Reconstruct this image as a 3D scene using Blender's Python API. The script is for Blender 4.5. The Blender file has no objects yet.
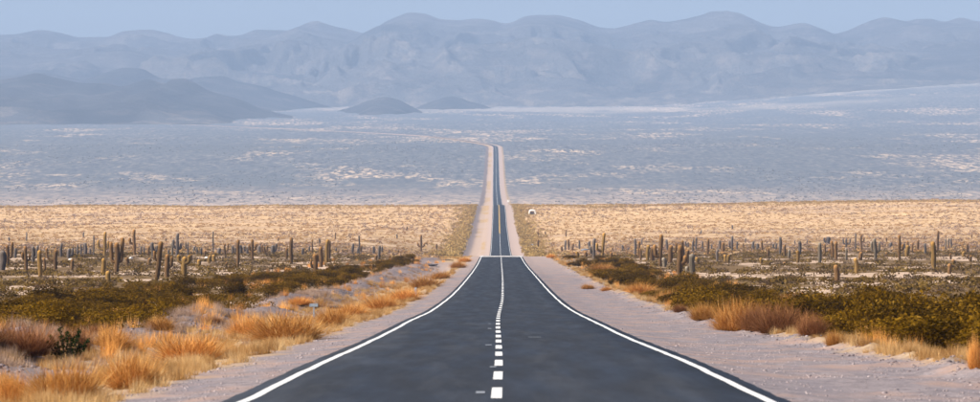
import bpy, bmesh, math, random
import numpy as np
from mathutils import Vector, Matrix
random.seed(7); RNG = np.random.default_rng(11)
sc = bpy.context.scene
C = sc.collection
R = math.radians

# ------------------------------------------------------------------ camera, sky, sun, exposure
FPX = 5000.0                       # focal length in pixels of a 980 wide frame
HZ = 200.0                         # image row of eye level
cam_d = bpy.data.cameras.new('camera'); cam = bpy.data.objects.new('camera', cam_d); C.objects.link(cam)
cam.location = (0, 0, 0); cam.rotation_euler = (R(90), 0, 0)
cam_d.sensor_width = 36; cam_d.lens = FPX / 980 * 36
cam_d.shift_y = -(201.0 - HZ) / 980.0
cam_d.clip_start = 1; cam_d.clip_end = 90000
cam_d.dof.use_dof = True; cam_d.dof.focus_distance = 420; cam_d.dof.aperture_fstop = 6.3
sc.camera = cam

SUN_EL, SUN_AZ = 36.0, -112.0      # azimuth from the view direction, negative = left
w = bpy.data.worlds.new('World'); sc.world = w; w.use_nodes = True
nt = w.node_tree; bg = nt.nodes['Background']
sky = nt.nodes.new('ShaderNodeTexSky'); sky.sky_type = 'NISHITA'; sky.sun_disc = False
sky.sun_elevation = R(SUN_EL); sky.sun_rotation = R(SUN_AZ)
sky.air_density = 0.55; sky.dust_density = 9.0; sky.ozone_density = 0.3; sky.altitude = 1500
nt.links.new(sky.outputs[0], bg.inputs[0]); bg.inputs[1].default_value = 0.145
sun_d = bpy.data.lights.new('sun', 'SUN'); sun = bpy.data.objects.new('sun', sun_d); C.objects.link(sun)
sun_d.energy = 4.5; sun_d.angle = R(0.5); sun_d.color = (1.0, 0.90, 0.75)
sdir = Vector((math.sin(R(SUN_AZ)) * math.cos(R(SUN_EL)), math.cos(R(SUN_AZ)) * math.cos(R(SUN_EL)), math.sin(R(SUN_EL))))
sun.rotation_euler = sdir.to_track_quat('Z', 'Y').to_euler()
sc.view_settings.view_transform = 'Standard'; sc.view_settings.look = 'None'
sc.view_settings.exposure = 0.64; sc.view_settings.gamma = 1.0
HAZE_DENS = 5.2e-5
HAZE_COL = (0.49, 0.68, 1.0)

# ------------------------------------------------------------------ numeric helpers
def pchip(xs, ys):
    xs = np.array(xs, float); ys = np.array(ys, float)
    h = np.diff(xs); d = np.diff(ys) / h
    m = np.zeros_like(ys); m[0] = d[0]; m[-1] = d[-1]
    for i in range(1, len(xs) - 1):
        if d[i-1] * d[i] > 0:
            w1 = 2*h[i] + h[i-1]; w2 = h[i] + 2*h[i-1]
            m[i] = (w1 + w2) / (w1/d[i-1] + w2/d[i])
    def f(x):
        x = np.clip(np.asarray(x, float), xs[0], xs[-1])
        i = np.clip(np.searchsorted(xs, x) - 1, 0, len(h) - 1)
        t = (x - xs[i]) / h[i]
        return ((2*t**3 - 3*t**2 + 1)*ys[i] + (t**3 - 2*t**2 + t)*h[i]*m[i] + (-2*t**3 + 3*t**2)*ys[i+1] + (t**3 - t**2)*h[i]*m[i+1])
    return f
def smooth(a, b, x):
    t = np.clip((np.asarray(x, float) - a) / (b - a), 0, 1); return t*t*(3 - 2*t)
_P = np.random.default_rng(3).permutation(4096)
def _hash(i, j):
    return _P[(_P[i & 4095] + j) & 4095] / 4095.0
def vnoise(x, y):
    x = np.asarray(x, float); y = np.asarray(y, float)
    i = np.floor(x).astype(int); j = np.floor(y).astype(int); fx = x - i; fy = y - j
    fx = fx**3*(fx*(fx*6 - 15) + 10); fy = fy**3*(fy*(fy*6 - 15) + 10)
    return (_hash(i, j)*(1-fx)*(1-fy) + _hash(i+1, j)*fx*(1-fy) + _hash(i, j+1)*(1-fx)*fy + _hash(i+1, j+1)*fx*fy)
def fbm(x, y, o=4, ridged=False):
    s = 0; a = 1; n = 0
    for k in range(o):
        v = vnoise(x*2**k + 17.3*k, y*2**k - 9.1*k)
        if ridged: v = 1 - np.abs(2*v - 1)
        s = s + a*v; n += a; a *= 0.5
    return s / n

# ------------------------------------------------------------------ the lie of the land
def prof(tab):                     # (distance, image row) -> height at that distance
    return [t[0] for t in tab], [-(t[1] - HZ) * t[0] / FPX for t in tab]
FAN = [(7700,147),(8600,141),(10000,133.5),(12500,124),(15000,114),(17000,107),(20000,99),(27000,88)]
zr_ = pchip(*prof([(50,434),(67,401),(79.5,381),(97,362),(118.6,348),(147.7,335),(188,322),(253.6,310),(350,295),(507,278),
                   (761,263),(880,257.3),(930,256.0),(1250,258.5),(1500,256.8),(1750,254),(2400,230),(3200,205),(3700,207),(4020,203),(5150,190)] + FAN))
zs_ = pchip(*prof([(50,438),(67,404),(118.6,351),(188,325),(253.6,313),(350,297.5),(450,284),(600,270.5),(760,262.8),(900,257.8),(1150,252.5),
                   (1400,248.5),(1900,240),(2500,225),(3200,206),(3700,208),(4020,203.2),(5150,190)] + FAN))
_near = float(zr_(55)); _sl = float((zr_(80) - zr_(60)) / 20)
cxp = pchip([67,97,188,253,350,507,921,1750,2400,3200,4020,5150,7700,7950,8300,9200,11000,14000],
            [v[1] for v in [(0,.215),(0,.30),(0,.43),(0,.60),(0,.88),(0,1.27),(0,2.03),(0,3.7),(0,4.6),(0,5.6),(0,6.0),(0,6.6),(0,8.6),(0,2),(0,-18),(0,-90),(0,-420),(0,-1200)]])
def road_x(Y): return cxp(Y)
def road_z(Y):
    Y = np.asarray(Y, float)
    return np.where(Y < 55, _near + (Y - 55)*_sl, zr_(np.maximum(Y, 55)))
def side_z(Y):
    Y = np.asarray(Y, float)
    return np.where(Y < 55, float(zs_(55)) + (Y - 55)*_sl, zs_(np.maximum(Y, 55)))
def ground_z(X, Y):
    X = np.asarray(X, float); Y = np.asarray(Y, float)
    off = X - road_x(Y); a = np.abs(off)
    t = smooth(10, 55, a) * (1 - smooth(7600, 8200, Y)*0.0)
    zr = road_z(Y)
    sh = -0.05 - 0.10*smooth(3.7, 5.5, a)
    sh = sh - np.where(off < 0, 0.25*smooth(5.2, 8.5, a), 0.12*smooth(8.0, 10.5, a))
    z = zr*(1-t) + side_z(Y)*t + sh
    # rubble bank, left, and low berm at the shoulder edge, right
    nearf = 1 - smooth(600, 1000, Y)
    bank = np.exp(-((off + 12.4 + 1.2*(fbm(Y/23, Y*0+3, 2)-.5)*2)/1.7)**2) * (0.12 + 0.62*smooth(.40, .66, fbm(Y/11 + 5, off/60, 2)))
    z = z + nearf*bank*(0.75 + 0.5*fbm(X*.9, Y*.25, 3))
    berm = np.exp(-((off - 8.9 - (fbm(Y/13, Y*0+8, 2)-.5)*1.6)/0.5)**2)*0.22*(0.4+fbm(X, Y*.4, 2))
    z = z + nearf*berm
    wash = np.exp(-((off + 9.6)/1.6)**2)*np.exp(-((Y - 690)/90)**2)
    z = z - 0.35*wash
    # micro relief
    z = z + smooth(3.75, 4.3, a)*(0.03 + .0*a)*(fbm(X*1.3, Y*.8, 3) - .5)*(1 + 4*smooth(5, 9, a)) * (1 - smooth(800, 1600, Y))
    z = z + smooth(16, 60, a)*(fbm(X/37, Y/70, 3) - .5)*(0.9 + Y/2500.*1.6)*(1 - smooth(3300, 4500, Y)*.2)
    # right side of the pale plain sits a little higher
    z = z + 3.6*smooth(20, 330, X)*smooth(1900, 3200, Y)*(1 - smooth(3300, 4200, Y)*.9)
    # far fan climbs to the right
    z = z + smooth(250, 2100, X)*smooth(10500, 17500, Y)*92
    z = z + 30*np.exp(-(((X + 420)/240)**2 + ((Y - 14300)/500)**2))*0
    far = smooth(4200, 12000, Y)
    z = z + far*smooth(18, 120, a)*(fbm(X/260, Y/700, 4) - .5)*9
    return z
def proj(X, Y, Z): return 490 + FPX*X/Y, HZ - FPX*Z/Y
_YS = np.concatenate([np.arange(58, 700, .5), np.arange(700, 4500, 3.0), np.arange(4500, 26000, 20.)])
def at(px, py):                    # where the line of sight through a picture point meets the ground
    X = (px - 490)/FPX*_YS; zz = ground_z(X, _YS); rr = HZ - FPX*zz/_YS
    k = np.argmax(rr <= py); Y = float(_YS[k])
    return float((px - 490)/FPX*Y), Y, float(zz[k])

# ------------------------------------------------------------------ object helpers
def tag(o, label=None, cat=None, group=None, kind=None):
    if label: o['label'] = label
    if cat: o['category'] = cat
    if group: o['group'] = group
    if kind: o['kind'] = kind
    return o
def mesh_np(name, V, F, mat=None, smooth_=False, attrs=None, uv=None):
    V = np.asarray(V, np.float32); F = np.asarray(F, np.int32); k = F.shape[1]
    m = bpy.data.meshes.new(name); m.vertices.add(len(V)); m.vertices.foreach_set('co', V.ravel())
    m.loops.add(F.size); m.loops.foreach_set('vertex_index', F.ravel())
    m.polygons.add(len(F)); m.polygons.foreach_set('loop_start', np.arange(0, F.size, k, dtype=np.int32))
    if smooth_: m.polygons.foreach_set('use_smooth', np.ones(len(F), bool))
    m.update(calc_edges=True)
    for n, a in (attrs or {}).items():
        a = np.asarray(a, np.float32)
        at_ = m.attributes.new(n, 'FLOAT', 'POINT'); at_.data.foreach_set('value', a.ravel())
    if uv is not None:
        l = m.uv_layers.new(name='UVMap'); l.data.foreach_set('uv', np.asarray(uv, np.float32)[F.ravel()].ravel())
    if mat: m.materials.append(mat)
    return m
def link(name, data, loc=(0,0,0), parent=None, rz=0, sc_=1):
    o = bpy.data.objects.new(name, data); C.objects.link(o); o.location = loc
    o.rotation_euler = (0, 0, rz)
    o.scale = (sc_, sc_, sc_) if not hasattr(sc_, '__len__') else sc_
    if parent: o.parent = parent
    return o
def grid_faces(nr, nc):
    i = np.arange(nr-1)[:, None]; j = np.arange(nc-1)[None, :]; a = (i*nc + j)
    return np.stack([a, a+1, a+nc+1, a+nc], -1).reshape(-1, 4)

# ------------------------------------------------------------------ material helpers
class M_:
    def __init__(s, name):
        s.m = bpy.data.materials.new(name); s.m.use_nodes = True; s.t = s.m.node_tree
        s.b = s.t.nodes['Principled BSDF']; s.b.inputs['Roughness'].default_value = .9
        s.b.inputs['Specular IOR Level'].default_value = .2
    def n(s, typ, **kw):
        x = s.t.nodes.new(typ)
        for k, v in kw.items():
            if k.startswith('_'): setattr(x, k[1:], v)
            else: x.inputs[k.replace('__', ' ')].default_value = v
        return x
    def L(s, a, b): s.t.links.new(a, b)
    def ramp(s, fac, stops, interp='LINEAR'):
        r = s.t.nodes.new('ShaderNodeValToRGB'); r.color_ramp.interpolation = interp
        e = r.color_ramp.elements
        while len(e) > 1: e.remove(e[-1])
        e[0].position = stops[0][0]; e[0].color = (*stops[0][1], 1) if len(stops[0][1]) == 3 else stops[0][1]
        for p, c in stops[1:]:
            q = e.new(p); q.color = (*c, 1)
        s.L(fac, r.inputs[0]); return r.outputs[0]
    def g(s, v): return (v, v, v)
    def mix(s, fac, a, b, mode='MIX'):
        x = s.t.nodes.new('ShaderNodeMix'); x.data_type = 'RGBA'; x.blend_type = mode
        for sock, v in ((x.inputs[0], fac), (x.inputs[6], a), (x.inputs[7], b)):
            if hasattr(v, 'is_linked'): s.L(v, sock)
            elif hasattr(v, '__len__'): sock.default_value = (*v[:3], 1)
            else: sock.default_value = v
        return x.outputs[2]
    def math(s, op, a, b=0.0, clamp=False):
        x = s.t.nodes.new('ShaderNodeMath'); x.operation = op; x.use_clamp = clamp
        for k, v in ((0, a), (1, b)):
            if hasattr(v, 'is_linked'): s.L(v, x.inputs[k])
            else: x.inputs[k].default_value = v
        return x.outputs[0]
    def noise(s, vec, scale, detail=4, rough=.55, dist=0):
        x = s.t.nodes.new('ShaderNodeTexNoise'); s.L(vec, x.inputs['Vector'])
        x.inputs['Scale'].default_value = scale; x.inputs['Detail'].default_value = detail
        x.inputs['Roughness'].default_value = rough; x.inputs['Distortion'].default_value = dist
        return x.outputs[0]
    def attr(s, name):
        x = s.t.nodes.new('ShaderNodeAttribute'); x.attribute_name = name; return x.outputs['Fac']
    def pos(s, sx=1, sy=1, sz=1):
        g = s.t.nodes.new('ShaderNodeNewGeometry'); m = s.t.nodes.new('ShaderNodeVectorMath'); m.operation = 'MULTIPLY'
        s.L(g.outputs['Position'], m.inputs[0]); m.inputs[1].default_value = (sx, sy, sz); return m.outputs[0]
    def bump(s, h, strength=.5, dist=.05):
        b = s.t.nodes.new('ShaderNodeBump'); b.inputs['Strength'].default_value = strength; b.inputs['Distance'].default_value = dist
        s.L(h, b.inputs['Height']); s.L(b.outputs[0], s.b.inputs['Normal'])
    def col(s, c):
        if hasattr(c, 'is_linked'): s.L(c, s.b.inputs['Base Color'])
        else: s.b.inputs['Base Color'].default_value = (*c, 1)
        return s

def ground_material():
    s = M_('ground'); p = s.pos(); off = s.attr('off'); dist = s.attr('dist')
    aoff = s.math('ABSOLUTE', off)
    # lilac gravel of the shoulders
    g1 = s.math('ADD', s.math('MULTIPLY', s.noise(p, 14, 5, .7), .55), s.math('MULTIPLY', s.noise(s.pos(1,.4,1), 2.6, 5, .75), .45)); g2 = s.noise(s.pos(1, .35, 1), .55, 4, .6)
    gravel = s.ramp(g1, [(.36, (.10,.088,.096)), (.5, (.205,.177,.185)), (.64, (.345,.30,.302))])
    gravel = s.mix(s.ramp(g2, [(.48, s.g(0)), (.62, s.g(.7))]), gravel, (.33,.225,.18))
    gravel = s.mix(s.ramp(s.noise(s.pos(1,.12,1), .9, 3), [(.50, s.g(0)), (.68, s.g(.45))]), gravel, (.17,.155,.18))
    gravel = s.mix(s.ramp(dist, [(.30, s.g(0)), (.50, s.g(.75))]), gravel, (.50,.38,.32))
    # straw coloured earth of the verge
    straw = s.ramp(s.noise(p, 3.5, 5, .65), [(.3, (.24,.15,.075)), (.5, (.42,.28,.14)), (.7, (.56,.43,.27))])
    # rubble on the bank: lilac stones
    rub = s.ramp(s.noise(p, 5, 5, .75), [(.3, (.085,.065,.062)), (.5, (.17,.135,.13)), (.7, (.29,.235,.225))])
    # near plain: brown low growth and pale sandy patches
    pn = s.noise(s.pos(1, .30, 1), .085, 5, .6)
    sand = s.ramp(s.noise(p, 1.6, 4, .6), [(.3, (.36,.25,.17)), (.65, (.56,.42,.31))])
    brown = s.ramp(s.noise(p, .9, 5, .7), [(.3, (.07,.040,.012)), (.5, (.140,.082,.026)), (.7, (.24,.15,.06))])
    patch = s.ramp(pn, [(.515, s.g(0)), (.56, s.g(1))])
    plain = s.mix(patch, brown, sand)
    # pale golden plain
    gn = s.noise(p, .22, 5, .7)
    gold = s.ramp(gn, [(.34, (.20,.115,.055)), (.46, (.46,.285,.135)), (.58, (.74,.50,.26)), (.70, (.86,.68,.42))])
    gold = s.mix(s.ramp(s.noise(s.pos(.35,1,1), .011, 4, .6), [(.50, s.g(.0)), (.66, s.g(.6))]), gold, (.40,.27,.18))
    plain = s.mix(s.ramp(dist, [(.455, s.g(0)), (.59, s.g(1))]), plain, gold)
    # far basin: cloud shade painted into the albedo as darker, cooler grey-blue
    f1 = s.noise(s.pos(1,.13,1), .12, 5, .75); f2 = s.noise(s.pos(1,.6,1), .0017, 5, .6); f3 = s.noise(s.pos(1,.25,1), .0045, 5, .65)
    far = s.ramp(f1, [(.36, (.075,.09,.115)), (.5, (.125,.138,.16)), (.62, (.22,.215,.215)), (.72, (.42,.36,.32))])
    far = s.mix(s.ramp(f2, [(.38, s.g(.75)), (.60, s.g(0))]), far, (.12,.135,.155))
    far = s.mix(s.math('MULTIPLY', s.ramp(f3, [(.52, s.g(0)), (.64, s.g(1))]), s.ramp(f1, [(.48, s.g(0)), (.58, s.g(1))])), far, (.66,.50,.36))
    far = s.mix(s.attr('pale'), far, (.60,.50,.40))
    farmix = s.ramp(dist, [(.645, s.g(0)), (.655, s.g(1))])  # step from sunlit gold to cloud-shaded basin, painted by distance
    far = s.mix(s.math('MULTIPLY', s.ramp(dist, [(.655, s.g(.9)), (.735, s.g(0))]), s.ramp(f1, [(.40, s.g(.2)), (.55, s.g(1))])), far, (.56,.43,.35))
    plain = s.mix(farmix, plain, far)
    # assemble across the road corridor
    wob = s.math('MULTIPLY', s.math('SUBTRACT', s.noise(s.pos(1,.5,1), .35, 4, .6), .5), 3.2)
    o2 = s.math('ADD', off, wob); a2 = s.math('ABSOLUTE', o2)
    left = s.math('LESS_THAN', off, 0)
    col = plain
    lft_v = s.mix(s.ramp(s.math('DIVIDE', a2, 20), [(.48, s.g(0)), (.56, s.g(1))]), straw, rub)
    lft = s.mix(s.ramp(s.math('DIVIDE', a2, 30), [(.47, s.g(0)), (.52, s.g(1))]), lft_v, plain)
    lft = s.mix(s.attr('gravel'), lft, gravel)
    lft = s.mix(s.ramp(s.math('DIVIDE', a2, 10), [(.52, s.g(1)), (.66, s.g(0))]), lft, gravel)
    rgt = s.mix(s.ramp(s.math('DIVIDE', a2, 20), [(.45, s.g(0)), (.60, s.g(1))]), straw, plain)
    rgt = s.mix(s.ramp(s.math('DIVIDE', a2, 12), [(.70, s.g(1)), (.78, s.g(0))]), rgt, gravel)
    both = s.mix(left, rgt, lft)
    corridor_w = s.ramp(s.math('DIVIDE', aoff, 60), [(.38, s.g(1)), (.5, s.g(0))])
    col = s.mix(corridor_w, plain, both)
    s.col(col)
    h = s.math('ADD', s.math('MULTIPLY', s.noise(p, 9, 4, .7), .06), s.math('MULTIPLY', s.noise(p, 1.2, 4), .25))
    s.bump(h, .9, .4)
    return s.m

def asphalt_material():
    s = M_('asphalt'); uvn = s.t.nodes.new('ShaderNodeUVMap'); sep = s.t.nodes.new('ShaderNodeSeparateXYZ'); s.L(uvn.outputs[0], sep.inputs[0])
    p = s.pos()
    u = sep.outputs[0]
    fine = s.noise(p, 70, 3, .7); blot = s.noise(s.pos(1,.05,1), 1.3, 5, .7)
    c = s.ramp(fine, [(.3, (.0070,.0076,.0084)), (.7, (.020,.0215,.0235))])
    c = s.mix(s.ramp(blot, [(.45, s.g(0)), (.62, s.g(.55))]), c, (.040,.042,.045))
    wt = s.t.nodes.new('ShaderNodeMath'); wt.operation = 'PINGPONG'; s.L(s.math('ADD', u, 10.0), wt.inputs[0]); wt.inputs[1].default_value = .9
    c = s.mix(s.math('MULTIPLY', s.ramp(wt.outputs[0], [(.25, s.g(0)), (.8, s.g(1.0))]), s.noise(s.pos(.4,.02,1), .8, 3)), c, (.013,.014,.016))
    s.col(c); s.b.inputs['Specular IOR Level'].default_value = .27
    s.L(s.ramp(s.noise(s.pos(1,.05,1), 1.7, 3), [(.3, s.g(.52)), (.7, s.g(.70))]), s.b.inputs['Roughness'])
    s.bump(s.noise(p, 110, 2), .35, .006)
    return s.m

def paint_material(name, c, wear=.35):
    s = M_(name); n = s.noise(s.pos(1,.5,1), 9, 4, .7)
    s.col(s.mix(s.ramp(n, [(.56, s.g(0)), (.70, s.g(wear))]), c, (.25,.25,.25))); s.b.inputs['Roughness'].default_value = .6
    return s.m

def veg_material(name, stops, transl=.3, varkey='v', objvar=.35):
    m = bpy.data.materials.new(name); m.use_nodes = True; t = m.node_tree
    for n in list(t.nodes): t.nodes.remove(n)
    out = t.nodes.new('ShaderNodeOutputMaterial'); a = t.nodes.new('ShaderNodeAttribute'); a.attribute_name = varkey
    oi = t.nodes.new('ShaderNodeObjectInfo')
    r = t.nodes.new('ShaderNodeValToRGB'); e = r.color_ramp.elements
    while len(e) > 1: e.remove(e[-1])
    e[0].position = stops[0][0]; e[0].color = (*stops[0][1], 1)
    for p, c in stops[1:]: q = e.new(p); q.color = (*c, 1)
    t.links.new(a.outputs['Fac'], r.inputs[0])
    mr = t.nodes.new('ShaderNodeMapRange'); mr.inputs[3].default_value = 1 - objvar; mr.inputs[4].default_value = 1 + objvar
    t.links.new(oi.outputs['Random'], mr.inputs[0])
    sc_ = t.nodes.new('ShaderNodeVectorMath'); sc_.operation = 'SCALE'; t.links.new(r.outputs[0], sc_.inputs[0]); t.links.new(mr.outputs[0], sc_.inputs['Scale'])
    d = t.nodes.new('ShaderNodeBsdfDiffuse'); tr = t.nodes.new('ShaderNodeBsdfTranslucent'); mx = t.nodes.new('ShaderNodeMixShader')
    t.links.new(sc_.outputs[0], d.inputs[0]); t.links.new(sc_.outputs[0], tr.inputs[0]); mx.inputs[0].default_value = transl
    t.links.new(d.outputs[0], mx.inputs[1]); t.links.new(tr.outputs[0], mx.inputs[2]); t.links.new(mx.outputs[0], out.inputs[0])
    return m

def cactus_material(name, body, body2, crown):
    s = M_(name); g = s.pos(1, 1, .35)
    n = s.noise(g, 3.0, 4, .7); oi = s.t.nodes.new('ShaderNodeObjectInfo')
    c = s.ramp(n, [(.35, body), (.66, body2)])
    c = s.mix(s.attr('rib'), c, s.mix(.45, crown, body2))
    c = s.mix(s.attr('crown'), c, crown)
    mr = s.n('ShaderNodeMapRange'); mr.inputs[3].default_value = .75; mr.inputs[4].default_value = 1.25; s.L(oi.outputs['Random'], mr.inputs[0])
    c = s.mix(1.0, c, mr.outputs[0], 'MULTIPLY')
    s.col(c); return s.m

def rock_material(name, a, b, c):
    s = M_(name); s.col(s.ramp(s.noise(s.pos(), 3.0, 5, .7), [(.3, a), (.5, b), (.7, c)])); return s.m

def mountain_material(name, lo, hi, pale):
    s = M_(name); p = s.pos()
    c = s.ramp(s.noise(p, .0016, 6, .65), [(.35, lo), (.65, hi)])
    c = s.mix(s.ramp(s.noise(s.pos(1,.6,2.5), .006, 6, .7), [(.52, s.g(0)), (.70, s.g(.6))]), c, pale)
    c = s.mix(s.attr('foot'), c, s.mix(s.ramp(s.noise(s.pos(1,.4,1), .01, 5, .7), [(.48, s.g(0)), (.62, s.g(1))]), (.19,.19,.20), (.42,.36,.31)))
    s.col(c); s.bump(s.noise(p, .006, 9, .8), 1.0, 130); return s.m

MAT = dict(
    ground=ground_material(), asphalt=asphalt_material(),
    white=paint_material('road_paint_white', (.70,.71,.70), .75), yellow=paint_material('road_paint_yellow', (.78,.50,.13)),
    faded=paint_material('faded_paint', (.22,.24,.27), .6),
    concrete=rock_material('concrete', (.40,.39,.38), (.50,.48,.46), (.58,.56,.54)),
    straw=veg_material('dry_grass', [(0,(.30,.16,.06)),(.4,(.50,.29,.11)),(.75,(.67,.44,.20)),(1,(.80,.62,.36))], .35),
    broom=veg_material('broom_twigs', [(0,(.26,.11,.025)),(.4,(.50,.23,.06)),(.8,(.70,.37,.11)),(1,(.82,.54,.22))], .25, objvar=.25),
    rust=veg_material('rusty_twigs', [(0,(.11,.045,.02)),(.5,(.28,.12,.05)),(1,(.46,.24,.11))], .2, objvar=.25),
    green=veg_material('creosote_leaves', [(0,(.045,.022,.002)),(.5,(.100,.054,.004)),(.9,(.150,.084,.008)),(1,(.20,.12,.022))], .25, objvar=.5),
    dgreen=veg_material('dark_green_leaves', [(0,(.010,.022,.005)),(1,(.038,.060,.014))], .2, objvar=.1),
    bark=rock_material('bark', (.07,.045,.03), (.12,.085,.055), (.18,.13,.09)),
    scrub=veg_material('plain_scrub', [(0,(.065,.038,.009)),(.5,(.15,.092,.022)),(1,(.25,.165,.05))], .15, objvar=.35),
    ochre=veg_material('ochre_scrub', [(0,(.20,.13,.045)),(.5,(.36,.24,.085)),(1,(.52,.37,.15))], .2, objvar=.2),
    basin=veg_material('basin_scrub', [(0,(.12,.125,.14)),(.6,(.18,.18,.185)),(1,(.27,.25,.235))], .15, objvar=.2),  # cool grey tint paints the basin's cloud shade into the scrub
    dust=veg_material('dusty_scrub', [(0,(.19,.125,.09)),(.6,(.33,.23,.17)),(1,(.46,.34,.25))], .2, objvar=.2),
    lilac=veg_material('grey_scrub', [(0,(.07,.044,.026)),(.6,(.14,.092,.052)),(1,(.25,.17,.10))], .15, objvar=.3),
    cact_o=cactus_material('cactus_olive', (.070,.045,.016), (.14,.088,.028), (.40,.22,.055)),
    cact_b=cactus_material('cactus_brown', (.036,.022,.012), (.095,.056,.026), (.30,.155,.05)),
    cact_g=cactus_material('cactus_grey', (.042,.034,.030), (.085,.068,.060), (.20,.165,.14)),
    cact_p=cactus_material('cactus_pale', (.050,.040,.028), (.10,.078,.054), (.30,.255,.20)),
    stone=rock_material('lilac_stone', (.085,.070,.075), (.17,.14,.145), (.30,.25,.25)),
    grit=rock_material('grit', (.12,.105,.11), (.26,.22,.225), (.46,.40,.40)),
    wstone=rock_material('white_stone', (.60,.60,.60), (.75,.75,.74), (.82,.82,.80)),
    bstone=rock_material('slate_blue_stone', (.10,.12,.16), (.16,.19,.24), (.24,.27,.33)),
    earth=rock_material('dark_earth', (.035,.03,.035), (.07,.06,.062), (.13,.11,.11)),
    whitewash=rock_material('whitewash', (.70,.69,.66), (.78,.77,.74), (.83,.82,.80)),
    postp=rock_material('post_paint', (.17,.22,.28), (.22,.27,.33), (.28,.33,.38)),
    metal=rock_material('galvanised_metal', (.30,.31,.33), (.38,.39,.41), (.45,.46,.48)),
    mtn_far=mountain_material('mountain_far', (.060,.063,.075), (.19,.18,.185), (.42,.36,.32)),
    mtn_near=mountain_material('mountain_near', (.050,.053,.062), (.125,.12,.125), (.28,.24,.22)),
)

# ------------------------------------------------------------------ ground sheet
def build_ground():
    Y = np.concatenate([np.linspace(-60, 40, 12)[:-1], 40*(23600/40)**np.linspace(0, 1, 880)])
    o = np.concatenate([np.arange(0, 5, .25), np.arange(5, 20, .33), np.arange(20, 34, .7), 34*(6500/34)**np.linspace(0, 1, 95)])
    o = np.concatenate([-o[::-1], o[1:]])
    YY, OO = np.meshgrid(Y, o, indexing='ij')
    cx = road_x(np.clip(YY, 67, 7700))
    XX = cx + OO
    Z = ground_z(XX, np.maximum(YY, -60))
    V = np.stack([XX, YY, Z], -1).reshape(-1, 3)
    offr = XX - road_x(YY)
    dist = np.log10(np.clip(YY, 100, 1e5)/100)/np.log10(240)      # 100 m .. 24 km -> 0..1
    pale = (np.exp(-(((XX - 600)/620)**2 + ((YY - 16300)/1000)**2)) + .4*np.exp(-(((XX - 1350)/500)**2 + ((YY - 17500)/600)**2))
            + .5*np.exp(-(((XX + 560)/700)**2 + ((YY - 17000)/900)**2)))
    pale = np.clip(pale*(smooth(.40, .62, fbm(XX/420, YY/900, 4))), 0, .42)
    gr = (np.exp(-(((offr + 9.5)/3.0)**4)) * smooth(470, 540, YY)*(1 - smooth(800, 860, YY))*.9
          + np.exp(-(((offr + 9.6)/1.3)**4))*np.exp(-((YY - 100)/14)**4)
          + np.exp(-(((offr + 8.0)/3.2)**4))*smooth(1500, 1700, YY)*(1 - smooth(7600, 8000, YY))*.8*smooth(.38, .55, fbm(XX/9, YY/120, 2)))
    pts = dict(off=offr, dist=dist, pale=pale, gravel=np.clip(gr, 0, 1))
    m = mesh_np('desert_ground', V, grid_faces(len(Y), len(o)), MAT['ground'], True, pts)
    tag(link('ground', m), kind='structure')
build_ground()

# ------------------------------------------------------------------ road
def strip(name, o0, o1, y0, y1, mat, lift, parent=None, step=None, ncol=2, offs=None, uv=True):
    """a band of road surface between the lateral offsets o0..o1"""
    n = max(3, int((y1 - y0)/(step or 4)) + 1)
    Y = np.linspace(y0, y1, n) if step else np.unique(np.concatenate([[y0], _RY[(_RY > y0) & (_RY < y1)], [y1]]))
    u = np.linspace(o0, o1, ncol); YY, UU = np.meshgrid(Y, u, indexing='ij')
    dd = 0 if offs is None else offs(YY)
    h = 1.0
    XX = road_x(YY) + UU + dd
    lf = lift*np.maximum(1, YY/900)
    ZZ = road_z(YY) + .02*(1 - (UU/3.8)**2) + lf
    m = mesh_np(name, np.stack([XX, YY, ZZ], -1).reshape(-1, 3), grid_faces(len(Y), ncol), mat, True, uv=np.stack([UU, YY], -1).reshape(-1, 2))
    return link(name, m, parent=parent)
_RY = 30*(9400/30)**np.linspace(0, 1, 1300)
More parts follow.
